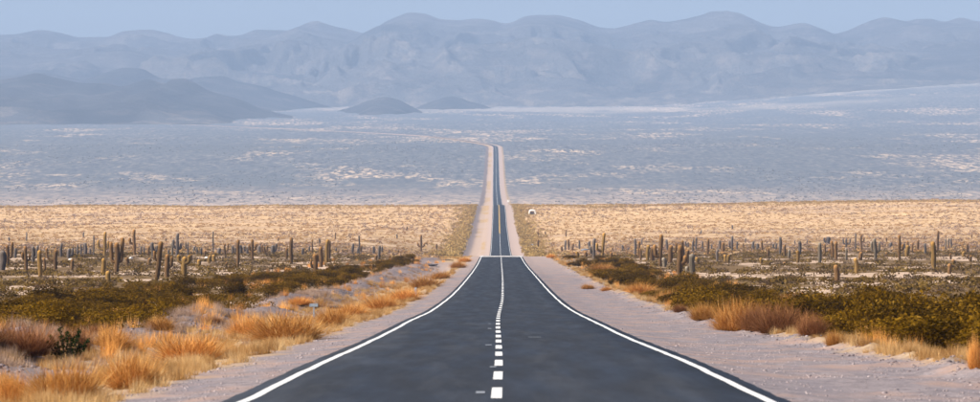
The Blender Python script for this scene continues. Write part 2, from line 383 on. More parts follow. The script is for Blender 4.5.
def build_road():
    road = bpy.data.objects.new('road', None); C.objects.link(road); tag(road, kind='structure')
    # slab with side faces
    Y = _RY; u = np.array([-3.86, -3.80, -2.5, -1.2, 0, 1.2, 2.5, 3.80, 3.86]); dz = np.array([-.12, 0, 0, 0, 0, 0, 0, 0, -.12])
    YY, UU = np.meshgrid(Y, u, indexing='ij')
    edge = np.where(np.abs(UU) > 3.7, np.sign(UU)*(fbm(YY*.4, UU*0 + 4*np.sign(UU), 3) - .5)*.06, 0)
    ZZ = road_z(YY) + .02*(1 - (UU/3.8)**2) + dz[None, :]
    m = mesh_np('asphalt', np.stack([road_x(YY) + UU + edge, YY, ZZ], -1).reshape(-1, 3), grid_faces(len(Y), len(u)), MAT['asphalt'], True, uv=np.stack([UU, YY], -1).reshape(-1, 2))
    link('asphalt', m, parent=road)
    strip('concrete_strip', -3.95, 3.95, 893, 935, MAT['concrete'], .004, road, 5, 5)
    wob = lambda Y: (fbm(Y/7.0, Y*0, 2) - .5)*.05
    for s in (-1, 1):
        strip('edge_line', s*3.50 - .068, s*3.50 + .068, 30, 9300, MAT['white'], .006, road, offs=wob)
    coff = lambda Y: -.13 + .13*smooth(215, 330, Y)
    # dashes: positions fitted to the picture rows they fall on
    y = 67.6 - 24; n = 0
    far = []
    while y < 900:
        if y < 340:
            d = strip('centre_dash', -.075, .075, y, y + 6.4, MAT['white'], .006, road, 1.5, offs=coff)
        else: far.append(y)
        y += 12.0
    V = []; F = []
    for y0 in [q for q in far if q < 885]:
        b = len(V)
        for yy in (y0, y0 + 3.2, y0 + 6.4):
            for u in (-.08, .08):
                xx = float(road_x(yy)) + u + float(coff(yy)); V.append((xx, yy, float(road_z(yy)) + .028))
        F += [(b, b+1, b+3, b+2), (b+2, b+3, b+5, b+4)]
    tag(link('distant_dashes', mesh_np('distant_dashes', V, F, MAT['white']), parent=road), kind='stuff')
    strip('centre_line', -.06, .06, 1500, 2300, MAT['white'], .006, road, 10)
    for s in (-1, 1):
        strip('yellow_line', s*.17 - .09, s*.17 + .09, 2300, 3700, MAT['yellow'], .008, road, 20)
    strip('centre_line', -.10, .10, 3700, 7900, MAT['white'], .006, road, 30)
    for (px, py, wd, ln) in ((480.3, 398.6, .13, 1.2), (493, 371.5, .12, .9), (488.5, 348.3, .16, 1.3), (489.5, 331, .12, 1.5), (489.5, 326, .1, 1.5), (535, 340, .35, .7)):
        X, Yy, z = at(px, py); u0 = X - float(road_x(Yy))
        strip('paint_tick', u0 - wd/2, u0 + wd/2, Yy, Yy + ln, MAT['faded'], .006, road, .6)
build_road()

# ------------------------------------------------------------------ mountains
def ridge_fn(pts, D):
    f = pchip([(p[0] - 490)/FPX*D for p in pts], [(HZ - p[1])/FPX*D for p in pts]); return f
def mountain(name, pts, D, Yfoot, Yback, X0, X1, nx, ny, mat, spur, label, powr=1.25, seed=0, back=.8):
    f = ridge_fn(pts, D)
    X = np.linspace(X0, X1, nx); Y = np.concatenate([np.linspace(Yfoot, D, ny), np.linspace(D, Yback, ny//4)[1:]])
    YY, XX = np.meshgrid(Y, X, indexing='ij')
    foot = ground_z(XX, np.full_like(XX, min(Yfoot, 27000.))) - 12
    t = np.clip((YY - Yfoot)/(D - Yfoot), 0, 1)
    ang = XX*D/np.maximum(YY, 1)                     # crest seen from the road keeps its outline
    ridge = f(XX + (fbm(XX/1500, YY/2500 + seed, 3) - .5)*900*t*(1-t)*2)
    ridge = ridge + (fbm(XX/90 + seed, YY*0, 3) - .5)*8
    rel = np.maximum(ridge - foot, 0)
    wx = XX + (fbm(XX/1300 + 3, YY/1500 + seed, 3) - .5)*1500
    sp = fbm(wx/(spur[0]), YY/(spur[0]*2.0) + seed, 6, True) - .55
    prof_ = t**powr
    H = foot + rel*prof_ + sp*spur[1]*np.sin(np.pi*np.clip(t, 0, 1))**.8*np.clip(rel/250, 0, 1.2)
    # never rise above the drawn crest line as seen from the road
    cap = (ridge/D)*YY
    H = np.where(YY < D, np.minimum(H, cap*(.80 + .20*t)), H)
    H = np.where(YY > D, foot + rel*(1 - (YY - D)/(Yback - D))**1.2 , H)
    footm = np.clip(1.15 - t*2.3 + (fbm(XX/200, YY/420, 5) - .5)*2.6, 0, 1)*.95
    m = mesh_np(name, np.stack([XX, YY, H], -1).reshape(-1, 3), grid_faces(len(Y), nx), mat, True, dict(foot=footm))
    return tag(link(name, m), kind='structure')
SIL = [(-420,30),(-330,22),(-250,34),(-150,20),(-60,28),(0,35),(22,33),(40,30),(60,33),(80,37),(105,37),(125,31),(150,29),(165,32),(180,37),(200,39),(207,38),(217,34),(227,36),(235,36),(260,30),(290,31),(302,25),(315,21),(328,25),(340,28),(350,30),(365,33),(385,22),(400,15),(412,12),(425,14),(440,19),(460,20),(475,18.5),(490,20),(505,23),(512,22),(525,17),(540,15),(555,15),(570,18),(585,22),(600,27),(612,28),(625,26),(640,22),(650,20.5),(665,22),(680,20),(700,15),(712,12),(725,11),(738,13),(750,18),(762,23),(775,27),(790,25),(803,23),(820,28),(835,33),(848,30),(860,25),(875,19),(885,17),(897,19),(905,21),(920,19),(930,19),(945,22),(960,18),(980,21),(1060,12),(1150,25),(1260,15),(1400,30)]
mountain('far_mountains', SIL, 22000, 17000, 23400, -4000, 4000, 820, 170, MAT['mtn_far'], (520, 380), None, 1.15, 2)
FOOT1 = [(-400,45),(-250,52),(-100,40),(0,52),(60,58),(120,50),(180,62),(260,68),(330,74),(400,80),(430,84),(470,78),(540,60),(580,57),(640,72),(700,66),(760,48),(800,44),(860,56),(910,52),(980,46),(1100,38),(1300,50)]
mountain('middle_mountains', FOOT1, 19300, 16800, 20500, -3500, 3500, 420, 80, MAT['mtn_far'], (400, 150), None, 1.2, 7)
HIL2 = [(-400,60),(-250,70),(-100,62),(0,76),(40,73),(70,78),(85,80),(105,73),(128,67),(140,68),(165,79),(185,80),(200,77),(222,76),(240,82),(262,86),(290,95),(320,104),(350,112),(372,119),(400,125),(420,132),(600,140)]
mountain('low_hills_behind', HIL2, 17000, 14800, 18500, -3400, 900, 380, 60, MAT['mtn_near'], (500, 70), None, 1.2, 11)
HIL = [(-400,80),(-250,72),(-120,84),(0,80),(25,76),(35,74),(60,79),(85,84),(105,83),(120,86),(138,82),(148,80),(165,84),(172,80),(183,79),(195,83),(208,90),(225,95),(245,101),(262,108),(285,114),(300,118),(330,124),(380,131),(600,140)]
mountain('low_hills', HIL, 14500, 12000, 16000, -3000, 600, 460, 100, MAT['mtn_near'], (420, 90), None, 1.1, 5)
CONE = [(200,130),(318,118),(340,111),(355,106),(370,100),(385,97),(398,100),(412,107),(430,114),(470,120),(500,130)]
mountain('low_cone_hill', CONE, 15500, 14300, 16500, -760, 0, 140, 40, MAT['mtn_near'], (200, 18), None, 1.0, 9)
CONE2 = [(400,120),(425,104),(440,99),(452,96),(470,101),(490,108),(520,120)]
mountain('faint_cone_hill', CONE2, 16600, 15800, 17400, -300, 50, 90, 30, MAT['mtn_near'], (250, 15), None, 1.0, 13)

# ------------------------------------------------------------------ plant prototypes (shared meshes)
def tuft_mesh(name, n, h, spread, wid, mat, rng, droop=.5, base_r=.15, tip=.0):
    az = rng.uniform(0, 2*np.pi, n); el = np.arccos(rng.uniform(np.cos(spread), 1, n)); L = h*rng.uniform(.5, 1.08, n)*(1 + .10*np.sin(az*3 + rng.uniform(0, 6)) + .08*np.sin(az*7))
    br = base_r*np.sqrt(rng.uniform(0, 1, n)); ba = rng.uniform(0, 2*np.pi, n)
    b = np.stack([br*np.cos(ba), br*np.sin(ba), np.zeros(n)], 1)
    d = np.stack([np.sin(el)*np.cos(az), np.sin(el)*np.sin(az), np.cos(el)], 1)
    mid = b + d*(L*.55)[:, None]; d2 = d + np.stack([np.cos(az)*droop*.6, np.sin(az)*droop*.6, -droop*rng.uniform(0, .8, n)], 1)
    d2 /= np.linalg.norm(d2, axis=1)[:, None]; tip_ = mid + d2*(L*.5)[:, None]
    sd = np.stack([-np.sin(az + rng.normal(0, .8, n)), np.cos(az), np.zeros(n)], 1)*wid/2
    V = np.stack([b - sd, b + sd, mid + sd*.8, mid - sd*.8, tip_], 1).reshape(-1, 3)
    k = (np.arange(n)*5)[:, None]; F = np.concatenate([k + [0,1,2], k + [0,2,3], k + [3,2,4]], 0)
    v = np.repeat(rng.uniform(0, 1, n), 5)
    return mesh_np(name, V, F, mat, attrs=dict(v=v))
def leafy_mesh(name, n, w_, h, leaf, mat, rng, lobes=7, flat=.8, lo=.05):
    """leaf sized triangles gathered in clumps round the ends of many limbs"""
    cc = []
    for k in range(lobes):
        a = rng.uniform(0, 2*np.pi); r = w_*.5*math.sqrt(rng.uniform(0, 1))*.75
        hh = h*rng.uniform(.35, .85)*(1 - .45*(r/(w_*.5))**2)
        cc.append((r*math.cos(a), r*math.sin(a), hh, w_*rng.uniform(.13, .26)))
    cc = np.array(cc); idx = rng.integers(0, lobes, n)
    g = rng.normal(0, 1, (n, 3)); g /= np.linalg.norm(g, axis=1)[:, None]; g *= (rng.uniform(.2, 1, n)**.45)[:, None]
    P = cc[idx, :3] + g*cc[idx, 3][:, None]*np.array([1, 1, flat])
    fill = rng.uniform(0, 1, n) < .22
    P[fill, 2] *= rng.uniform(.2, 1, fill.sum()); P[:, 2] = np.maximum(P[:, 2], lo*h*rng.uniform(0, 1, n))
    e1 = rng.normal(0, 1, (n, 3)); e1 /= np.linalg.norm(e1, axis=1)[:, None]
    e2 = np.cross(e1, rng.normal(0, 1, (n, 3))); e2 /= np.linalg.norm(e2, axis=1)[:, None]
    s = leaf*rng.uniform(.6, 1.4, n)[:, None]
    V = np.stack([P - e1*s*.5, P + e1*s*.5, P + e2*s*1.3], 1).reshape(-1, 3)
    F = np.arange(3*n).reshape(-1, 3)
    cl = rng.uniform(0, 1, lobes)[idx]
    v = np.repeat(np.clip(cl*.45 + rng.uniform(0, .6, n), 0, 1), 3)
    return mesh_np(name, V, F, mat, attrs=dict(v=v)), cc
def limbs_mesh(name, cc, mat, r=.02):
    V = []; F = []
    for (x, y, z, _) in cc:
        b = len(V)
        for (px, py, pz, rr) in ((0, 0, -.05, r), (x*.45, y*.45, z*.5, r*.7), (x, y, z, r*.3)):
            for k in range(3):
                a = k*2.094; V.append((px + rr*math.cos(a), py + rr*math.sin(a), pz))
        for j in range(2):
            for k in range(3):
                F.append((b + j*3 + k, b + j*3 + (k+1) % 3, b + (j+1)*3 + (k+1) % 3, b + (j+1)*3 + k))
    return mesh_np(name, V, F, mat)
rng = np.random.default_rng(5)
BROOM = [tuft_mesh('broom_bush', 3000, .64, 1.50, .009, MAT['broom'], rng, .12, .30) for k in range(4)]
RUST = [tuft_mesh('rusty_bush', 3000, .64, 1.50, .009, MAT['rust'], rng, .1, .32) for k in range(3)]
TUFT = [tuft_mesh('grass_tuft', 260, .55, .75, .013, MAT['straw'], rng, .5, .16) for k in range(4)]
GREEN = []
for k in range(5):
    m, cc = leafy_mesh('creosote_foliage', 3600, 1.0, .62, .030, MAT['green'], rng, 15, .85)
    GREEN.append((m, limbs_mesh('creosote_limbs', cc, MAT['bark'], .012)))
SCRUB = [leafy_mesh('scrub_foliage', 260, 1.0, .5, .07, MAT['scrub'], rng, 7)[0] for k in range(4)]
LILAC = [leafy_mesh('grey_scrub_foliage', 260, 1.0, .55, .06, MAT['lilac'], rng, 7)[0] for k in range(3)]

def place(name, data, px, py, wpx, hpx, label, cat, group=None, base_w=1.2, base_h=.62, sink=.03):
    X, Y, Z = at(px, py)
    s = wpx*Y/FPX/base_w; sz = hpx*Y/FPX/base_h
    o = link(name, data, (X, Y, Z - sink), rz=random.uniform(0, 6.28), sc_=(s, s, sz))
    return tag(o, label, cat, group)

# ---- broom bushes and rusty bushes on the verges, one by one as the picture shows them
BB = [ # x, base row, width px, height px, label
 (190,362,88,34,'largest rounded tawny bush on the left verge, beside the gravel shoulder'),
 (132,388,74,42,'tawny bush at the shoulder edge below the largest rounded bush'),
 (66,402,104,46,'wide ginger bush at the bottom left, in front of the dark green plant'),
 (12,404,60,38,'ginger bush cut off by the bottom left corner of the frame'),
 (112,350,56,24,'low tawny bush behind the gap between dark green plant and largest bush'),
 (287,342,92,34,'broad golden bush in the middle of the left verge, before the leaning post'),
 (246,338,48,26,'small golden bush at the left end of the broad golden bush'),
 (333,326,48,22,'golden bush just right of the sign post on the left verge'),
 (382,310,44,18,'rounded tawny bush below the middle marker post'),
 (352,317,40,16,'low tawny bush between sign post and middle marker post'),
 (300,306,34,10,'small brown bush on top of the stony bank, behind sign post'),
 (405,301,40,15,'tawny bush right behind the middle marker post'),
 (425,288,38,14,'golden bush around the foot of the nearer blue marker post'),
 (440,279,28,9,'golden bush behind the blue marker post'),
 (458,268,20,8,'small golden bush close to the road crest on the left'),
 (465,262,16,6,'tiny golden bush nearest the crest on the left'),
 (160,330,40,16,'tawny bush at the foot of the lilac stone heap'),
 (735,331,64,36,'tall orange bush, front of the bushes right of the road'),
 (703,320,34,20,'pale gold bush at the left end of the orange bushes, right verge'),
 (639,294,40,13,'flat tan bush standing alone on the right gravel edge'),
 (588,289,18,6,'small tan bush, nearest the road among right-hand bushes'),
 (607,291,16,6,'small straw bush between two tan bushes on the right verge'),
 (668,303,34,14,'pale gold bush before the green mass on the right'),
 (834,345,24,17,'upright tan bush at the left end of the pale grass row'),
 (975,370,20,36,'tan bush cut by the right edge of the frame'),
 (602,272,30,10,'straw coloured bush above the green shrub right of the road'),
 (551,258,12,5,'tiny straw bush on the right shoulder just past the crest turn'),
 (570,266,12,5,'tiny straw bush on right shoulder, second from the crest'),
]
for (x, y, wp, hp, lab) in BB:
    place('broom_bush', random.choice(BROOM), x, y, wp, hp, lab, 'bush')
RB = [(22,357,88,38,'large rust brown bush at the left edge, above the gravel streak'),
 (72,352,50,28,'rust brown bush behind the dark green plant'),
 (-20,352,70,36,'rust brown bush cut off by the left edge of the frame'),
 (100,338,42,17,'low rust brown bush left of the lilac stone heap'),
 (778,333,62,34,'large rust brown bush right of the tall orange bush'),
 (757,331,44,30,'rust brown bush between orange bush and larger rust bush'),
 (812,336,38,26,'rust brown bush touching the big green shrubs on the right'),
 (680,312,18,9,'small rust bush by the pale gold bush, right side'),
 (215,325,26,10,'small rust bush on the stony bank')]
for (x, y, wp, hp, lab) in RB:
    place('rust_bush', random.choice(RUST), x, y, wp, hp, lab, 'bush')

# ---- the two dense bands of olive shrubs
def green_bush(X, Y, w_, h, label, group, limbs=True, name='creosote_bush'):
    fm, lm = random.choice(GREEN); z = float(ground_z(X, Y))
    r = bpy.data.objects.new(name, None); C.objects.link(r); r.location = (X, Y, z - .05); r.rotation_euler = (0, 0, random.uniform(0, 6.28))
    r.scale = (w_, w_, h/.62)
    link('foliage', fm, parent=r); link('limbs', lm, parent=r)
    return tag(r, label, 'bush', group)
r2 = np.random.default_rng(21)
nl = nr = 0
cand = []
for side in (-1, 1):
    n = 0
    while n < (150 if side < 0 else 145):
        Y = 100*(9.0)**r2.uniform(0, 1)
        if side < 0: off = -r2.uniform(14.2, 30 - 12*smooth(450, 800, Y))
        else: off = r2.uniform(10.3, 10.3 + 8.5)
        if side > 0 and Y < 215 and off < 10.8: continue
        if abs(490 - (490 + FPX*(off + road_x(Y))/Y)) > 560: continue
        gap = fbm(Y/26 + side*7, off/6, 2)
        if gap < .38: continue
        w_ = r2.uniform(1.9, 3.5); h = r2.uniform(.9, 1.35)*(1.15 if side > 0 and Y < 260 else .9)
        cand.append((side, off, Y, w_*r2.uniform(.7, 1.25), h*r2.uniform(.6, 1.2))); n += 1
for (side, off, Y, w_, h) in cand:
    sd = 'left' if side < 0 else 'right'; part = 'near end' if Y < 180 else 'near middle' if Y < 290 else 'middle' if Y < 430 else 'far middle' if Y < 620 else 'far end'
    green_bush(float(road_x(Y)) + off, Y, w_, h,
        f'olive green bush in the {part} of the dense bush band {sd} of the road', f'olive bushes in the {part} of the {sd} band')

# ------------------------------------------------------------------ scattered instances as one uncountable thing (geometry nodes)
def scatter(name, protos, P, S, Rz, label, cat, Sz=None):
    """points mesh + Instance on Points picking among hidden-free prototype meshes joined from their data"""
    n = len(P); m = bpy.data.meshes.new(name); m.vertices.add(n); m.vertices.foreach_set('co', np.asarray(P, np.float32).ravel())
    sv = np.stack([S, S, S if Sz is None else Sz], 1).astype(np.float32)
    a = m.attributes.new('psc', 'FLOAT_VECTOR', 'POINT'); a.data.foreach_set('vector', sv.ravel())
    rv = np.zeros((n, 3), np.float32); rv[:, 2] = Rz
    a = m.attributes.new('prot', 'FLOAT_VECTOR', 'POINT'); a.data.foreach_set('vector', rv.ravel())
    o = bpy.data.objects.new(name, m); C.objects.link(o)
    ng = bpy.data.node_groups.new(name, 'GeometryNodeTree')
    ng.interface.new_socket('Geometry', in_out='INPUT', socket_type='NodeSocketGeometry')
    ng.interface.new_socket('Geometry', in_out='OUTPUT', socket_type='NodeSocketGeometry')
    N = ng.nodes; Lk = ng.links
    gi = N.new('NodeGroupInput'); go = N.new('NodeGroupOutput'); jn = N.new('GeometryNodeJoinGeometry')
    k = len(protos); 
    idx = N.new('GeometryNodeInputIndex')
    for i, pm in enumerate(protos):
        ip = N.new('GeometryNodeInstanceOnPoints')
        md = N.new('ShaderNodeMath'); md.operation = 'MODULO'; Lk.new(idx.outputs[0], md.inputs[0]); md.inputs[1].default_value = k
        cp = N.new('ShaderNodeMath'); cp.operation = 'COMPARE'; Lk.new(md.outputs[0], cp.inputs[0]); cp.inputs[1].default_value = i; cp.inputs[2].default_value = .5
        Lk.new(gi.outputs[0], ip.inputs['Points']); Lk.new(cp.outputs[0], ip.inputs['Selection'])
        oi = N.new('GeometryNodeObjectInfo'); oi.inputs['Object'].default_value = pm; oi.inputs['As Instance'].default_value = False
        Lk.new(oi.outputs['Geometry'], ip.inputs['Instance'])
        for an, sk in (('psc', 'Scale'), ('prot', 'Rotation')):
            na = N.new('GeometryNodeInputNamedAttribute'); na.data_type = 'FLOAT_VECTOR'; na.inputs['Name'].default_value = an
            out = [s_ for s_ in na.outputs if s_.name == 'Attribute' and s_.enabled][0] if any(s_.enabled and s_.name == 'Attribute' for s_ in na.outputs) else na.outputs[0]
            Lk.new(out, ip.inputs[sk])
        Lk.new(ip.outputs[0], jn.inputs[0])
    Lk.new(jn.outputs[0], go.inputs[0])
    md = o.modifiers.new('scatter', 'NODES'); md.node_group = ng
    return tag(o, label, cat, kind='stuff')

def joined(name, meshes, P, S, Rz, label, cat, Sz=None, mat=None):
    """low polygon copies joined into one mesh"""
    Sz = S if Sz is None else Sz; Vs = []; Fs = []; As = []; base = 0
    idx = np.arange(len(P)) % len(meshes)
    for k, (bv, bf) in enumerate(meshes):
        q = np.where(idx == k)[0]; n = len(q)
        if n == 0: continue
        c, s = np.cos(Rz[q]), np.sin(Rz[q])
        x = bv[None, :, 0]*S[q, None]; y = bv[None, :, 1]*S[q, None]; z = bv[None, :, 2]*Sz[q, None]
        V = np.stack([x*c[:, None] - y*s[:, None] + P[q, 0:1], x*s[:, None] + y*c[:, None] + P[q, 1:2], z + P[q, 2:3]], -1)
        F = bf[None] + (np.arange(n)*len(bv))[:, None, None] + base; base += n*len(bv)
        v = np.clip(RNG.uniform(0, .75, n)[:, None] + RNG.uniform(0, .25, (n, len(bv))), 0, 1)
        Vs.append(V.reshape(-1, 3)); Fs.append(F.reshape(-1, bf.shape[1])); As.append(v.ravel())
    m = mesh_np(name, np.concatenate(Vs), np.concatenate(Fs), mat, attrs=dict(v=np.concatenate(As)))
    return tag(link(name, m), label, cat, kind='stuff')
def clump(n, wd, h, leaf, seed):
    g = np.random.default_rng(seed); P = g.normal(0, 1, (n, 3)); P /= np.linalg.norm(P, axis=1)[:, None]
    P *= (g.uniform(.35, 1, n)**.5)[:, None]; P[:, 2] = np.abs(P[:, 2])*h; P[:, :2] *= wd*.5
    e1 = g.normal(0, 1, (n, 3)); e1 /= np.linalg.norm(e1, axis=1)[:, None]; e2 = np.cross(e1, g.normal(0, 1, (n, 3))); e2 /= np.linalg.norm(e2, axis=1)[:, None]
    V = np.stack([P - e1*leaf*.6, P + e1*leaf*.6, P + e2*leaf], 1).reshape(-1, 3); return V, np.arange(3*n).reshape(-1, 3)
def rock(seed, sub=1):
    bm = bmesh.new(); bmesh.ops.create_icosphere(bm, subdivisions=sub, radius=.5); g = random.Random(seed)
    for v in bm.verts: v.co *= g.uniform(.7, 1.2); v.co.z *= .65
    V = np.array([v.co[:] for v in bm.verts]); F = np.array([[v.index for v in f.verts] for f in bm.faces]); bm.free(); return V, F
def blades(n, h, sp, wd, seed):
    g = np.random.default_rng(seed); az = g.uniform(0, 6.28, n); el = g.uniform(0, sp, n); L = h*g.uniform(.6, 1.1, n); b = g.normal(0, .09, (n, 3)); b[:, 2] = 0
    d = np.stack([np.sin(el)*np.cos(az), np.sin(el)*np.sin(az), np.cos(el)], 1); s = np.stack([-np.sin(az), np.cos(az), 0*az], 1)*wd
    V = np.stack([b - s, b + s, b + d*L[:, None]], 1).reshape(-1, 3); return V, np.arange(3*n).reshape(-1, 3)
def zat(P): return ground_z(P[:, 0], P[:, 1])

# dry grass of the verges: real blades, each tuft a cluster
def near_grass():
    g = np.random.default_rng(31); pts = []
    n = 5200
    Y = 62*(16.0)**g.uniform(0, 1, n)
    side = np.where(g.uniform(0, 1, n) < .62, -1, 1)
    offL = -g.uniform(5.6, 11.6, n) - .8*smooth(120, 200, Y)*0; offR = 8.7 + np.abs(g.normal(0, 1, n))*2.2
    off = np.where(side < 0, offL, offR)
    keep = fbm(Y/9, off/2.2 + 5, 2) > np.where(side < 0, .36, .40)
    keep &= ~((Y > 480) & (Y < 860) & (off < -6.8) & (off > -13))
    keep &= ~((side < 0) & (np.abs(Y - 101) < 8) & (off < -8.4))
    X = road_x(Y) + off; P = np.stack([X, Y, Y*0], 1)[keep]; P[:, 2] = zat(P) - .02
    S = g.uniform(.45, 1.15, len(P))*np.where(P[:, 1] > 300, 1.15, 1)
    b = [blades(110, .34, 1.15, .006, k) for k in range(5)]
    joined('dry_grass', b, P, S, g.uniform(0, 6.28, len(P)), 'straw coloured dry grass growing along both gravel shoulders', 'grass', mat=MAT['straw'])
near_grass()
def mid_grass():
    g = np.random.default_rng(35); n = 1500; Y = 110*(8)**g.uniform(0, 1, n); s = g.uniform(0, 1, n) < .6
    off = np.where(s, -g.uniform(9.5, 30, n), g.uniform(9.2, 22, n)); k = fbm(Y/17 + 9, off/4 + 2, 2) > .46
    P = np.stack([road_x(Y) + off, Y, 0*Y], 1)[k]; P[:, 2] = zat(P) - .03
    joined('tan_brush', [blades(120, .50, 1.5, .006, q + 110) for q in range(4)], P, g.uniform(.7, 1.6, len(P)), g.uniform(0, 6.28, len(P)), 'tan dry brush mixed in between the green bushes', 'brush', mat=MAT['broom'])
mid_grass()
def underbrush():
    g = np.random.default_rng(33); n = 5200; Y = 95*(9.6)**g.uniform(0, 1, n); s = g.uniform(0, 1, n) < .6
    off = np.where(s, -g.uniform(13.6, 32, n), g.uniform(10.4, 19.5, n)); k = ~(s & (Y > 470) & (off < -22)); k &= fbm(Y/21 + s*5., off/5, 2) > .46
    P = np.stack([road_x(Y) + off, Y, 0*Y], 1)[k]; P[:, 2] = zat(P) - .04
    joined('olive_underbrush', [clump(60, 1.5, .55, .085, q + 70) for q in range(5)], P, g.uniform(.6, 1.25, len(P)), g.uniform(0, 6.28, len(P)), 'low olive brown growth filling the gaps between the bushes', 'undergrowth', mat=MAT['green'])
underbrush()
def bank_brush():
    g = np.random.default_rng(36); n = 3400; Y = 80*(9.5)**g.uniform(0, 1, n); off = -12.2 + g.normal(0, 1.5, n)
    k = fbm(Y/8 + 3, off/2, 2) > .47; P = np.stack([road_x(Y) + off, Y, 0*Y], 1)[k]; P[:, 2] = zat(P) - .03
    joined('bank_brush', [blades(90, .40, 1.3, .006, q + 90) for q in range(4)], P, g.uniform(.5, 1.2, len(P)), g.uniform(0, 6.28, len(P)), 'dead greyish pink brush on the stony bank left of the road', 'brush', mat=MAT['dust'])
bank_brush()
# stones on the shoulder edges and on the bank
def stones():
    g = np.random.default_rng(41); n = 5000
    Y = 60*(13.0)**g.uniform(0, 1, n); kind = g.uniform(0, 1, n)
    off = np.where(kind < .34, 8.5 + g.normal(0, .45, n), np.where(kind < .80, -12.3 + g.normal(0, 1.3, n), np.where(kind < .9, g.uniform(3.9, 8.5, n), -g.uniform(3.9, 6, n))))
    P = np.stack([road_x(Y) + off, Y, Y*0], 1); P[:, 2] = zat(P)
    S = g.uniform(.03, .10, n)*np.where((kind >= .34) & (kind < .80), 2.2, 1) * np.where(kind > .8, .45, 1)*np.where(g.uniform(0,1,n) > .97, 1.8, 1)
    joined('loose_stones', [rock(k) for k in range(4)], P, S, g.uniform(0, 6.28, n), 'loose lilac grey stones along the shoulder edge and bank', 'stones', mat=MAT['stone'])
stones()
def grit():
    g = np.random.default_rng(43); n = 9000; Y = 60*(7.0)**g.uniform(0, 1, n); sd = g.uniform(0, 1, n) < .7
    off = np.where(sd, 3.95 + 5.2*g.uniform(0, 1, n)**.8, -3.95 - 2.2*g.uniform(0, 1, n)**.8)
    k = fbm(Y/5 + 2, off*1.5, 3) > .44; P = np.stack([road_x(Y) + off, Y, 0*Y], 1)[k]; P[:, 2] = zat(P)
    joined('grit', [rock(k_ + 9, 1) for k_ in range(3)], P, g.uniform(.02, .06, len(P))*np.where(g.uniform(0, 1, len(P)) > .96, 1.9, 1), g.uniform(0, 6.28, len(P)), 'loose grit and pebbles on the gravel shoulders', 'grit', mat=MAT['grit'])
grit()
# low scrub of the cactus belt: the larger ones singly, the rest as one mass
def belt():
    g = np.random.default_rng(51)
    def pts(n, y0, y1, ml, mr):
        Y = np.sqrt(g.uniform(y0**2, y1**2, n)); X = g.uniform(-.125, .125, n)*Y
        off = X - road_x(Y); k = ((off < -ml) | (off > mr)); return X[k], Y[k]
    X, Y = pts(1700, 170, 520, 30, 18)
    pn = fbm(X/9 + 40, Y/22, 3); k = pn > .47; X, Y = X[k][:290], Y[k][:290]
    for i, (x, y) in enumerate(zip(X, Y)):
        left = x < 0; gr = i % 3 == 0
        o = link('scrub_bush', (LILAC if gr else SCRUB)[i % 3], (x, y, float(ground_z(x, y)) - .03), rz=g.uniform(0, 6.28), sc_=(g.uniform(1.0, 2.4),)*2 + (g.uniform(.7, 1.3),))
        dp = 'just behind the olive bushes' if y < 300 else 'between olive bushes and nearest cacti' if y < 400 else 'at the feet of the nearest cacti'
        ps = ('outer ' if abs(x)/y > .062 else 'inner ') + ('left' if left else 'right'); cw = 'grey' if gr else 'brown'
        tag(o, f'low {cw} scrub bush {dp}, on the {ps} plain', 'bush', f'{cw} scrub {dp}, {ps}')
    X, Y = pts(9000, 330, 1500, 24, 17); P = np.stack([X, Y, 0*X], 1); P[:, 2] = zat(P) - .03
    k = fbm(P[:, 0]/12, P[:, 1]/30, 3) > .45; P = P[k]
    joined('low_scrub', [clump(34, 1.5, .40, .17, s) for s in range(5)], P, g.uniform(.6, 1.6, len(P)), g.uniform(0, 6.28, len(P)), 'brown low scrub covering the ground among the cacti', 'scrub', mat=MAT['scrub'])
    X, Y = pts(5000, 380, 1800, 24, 18); P = np.stack([X, Y, 0*X], 1); P[:, 2] = zat(P) - .03
    joined('grey_low_scrub', [clump(34, 1.5, .42, .17, s + 10) for s in range(5)], P, g.uniform(.5, 1.3, len(P)), g.uniform(0, 6.28, len(P)), 'grey low scrub covering the ground among the cacti', 'scrub', mat=MAT['lilac'])
belt()
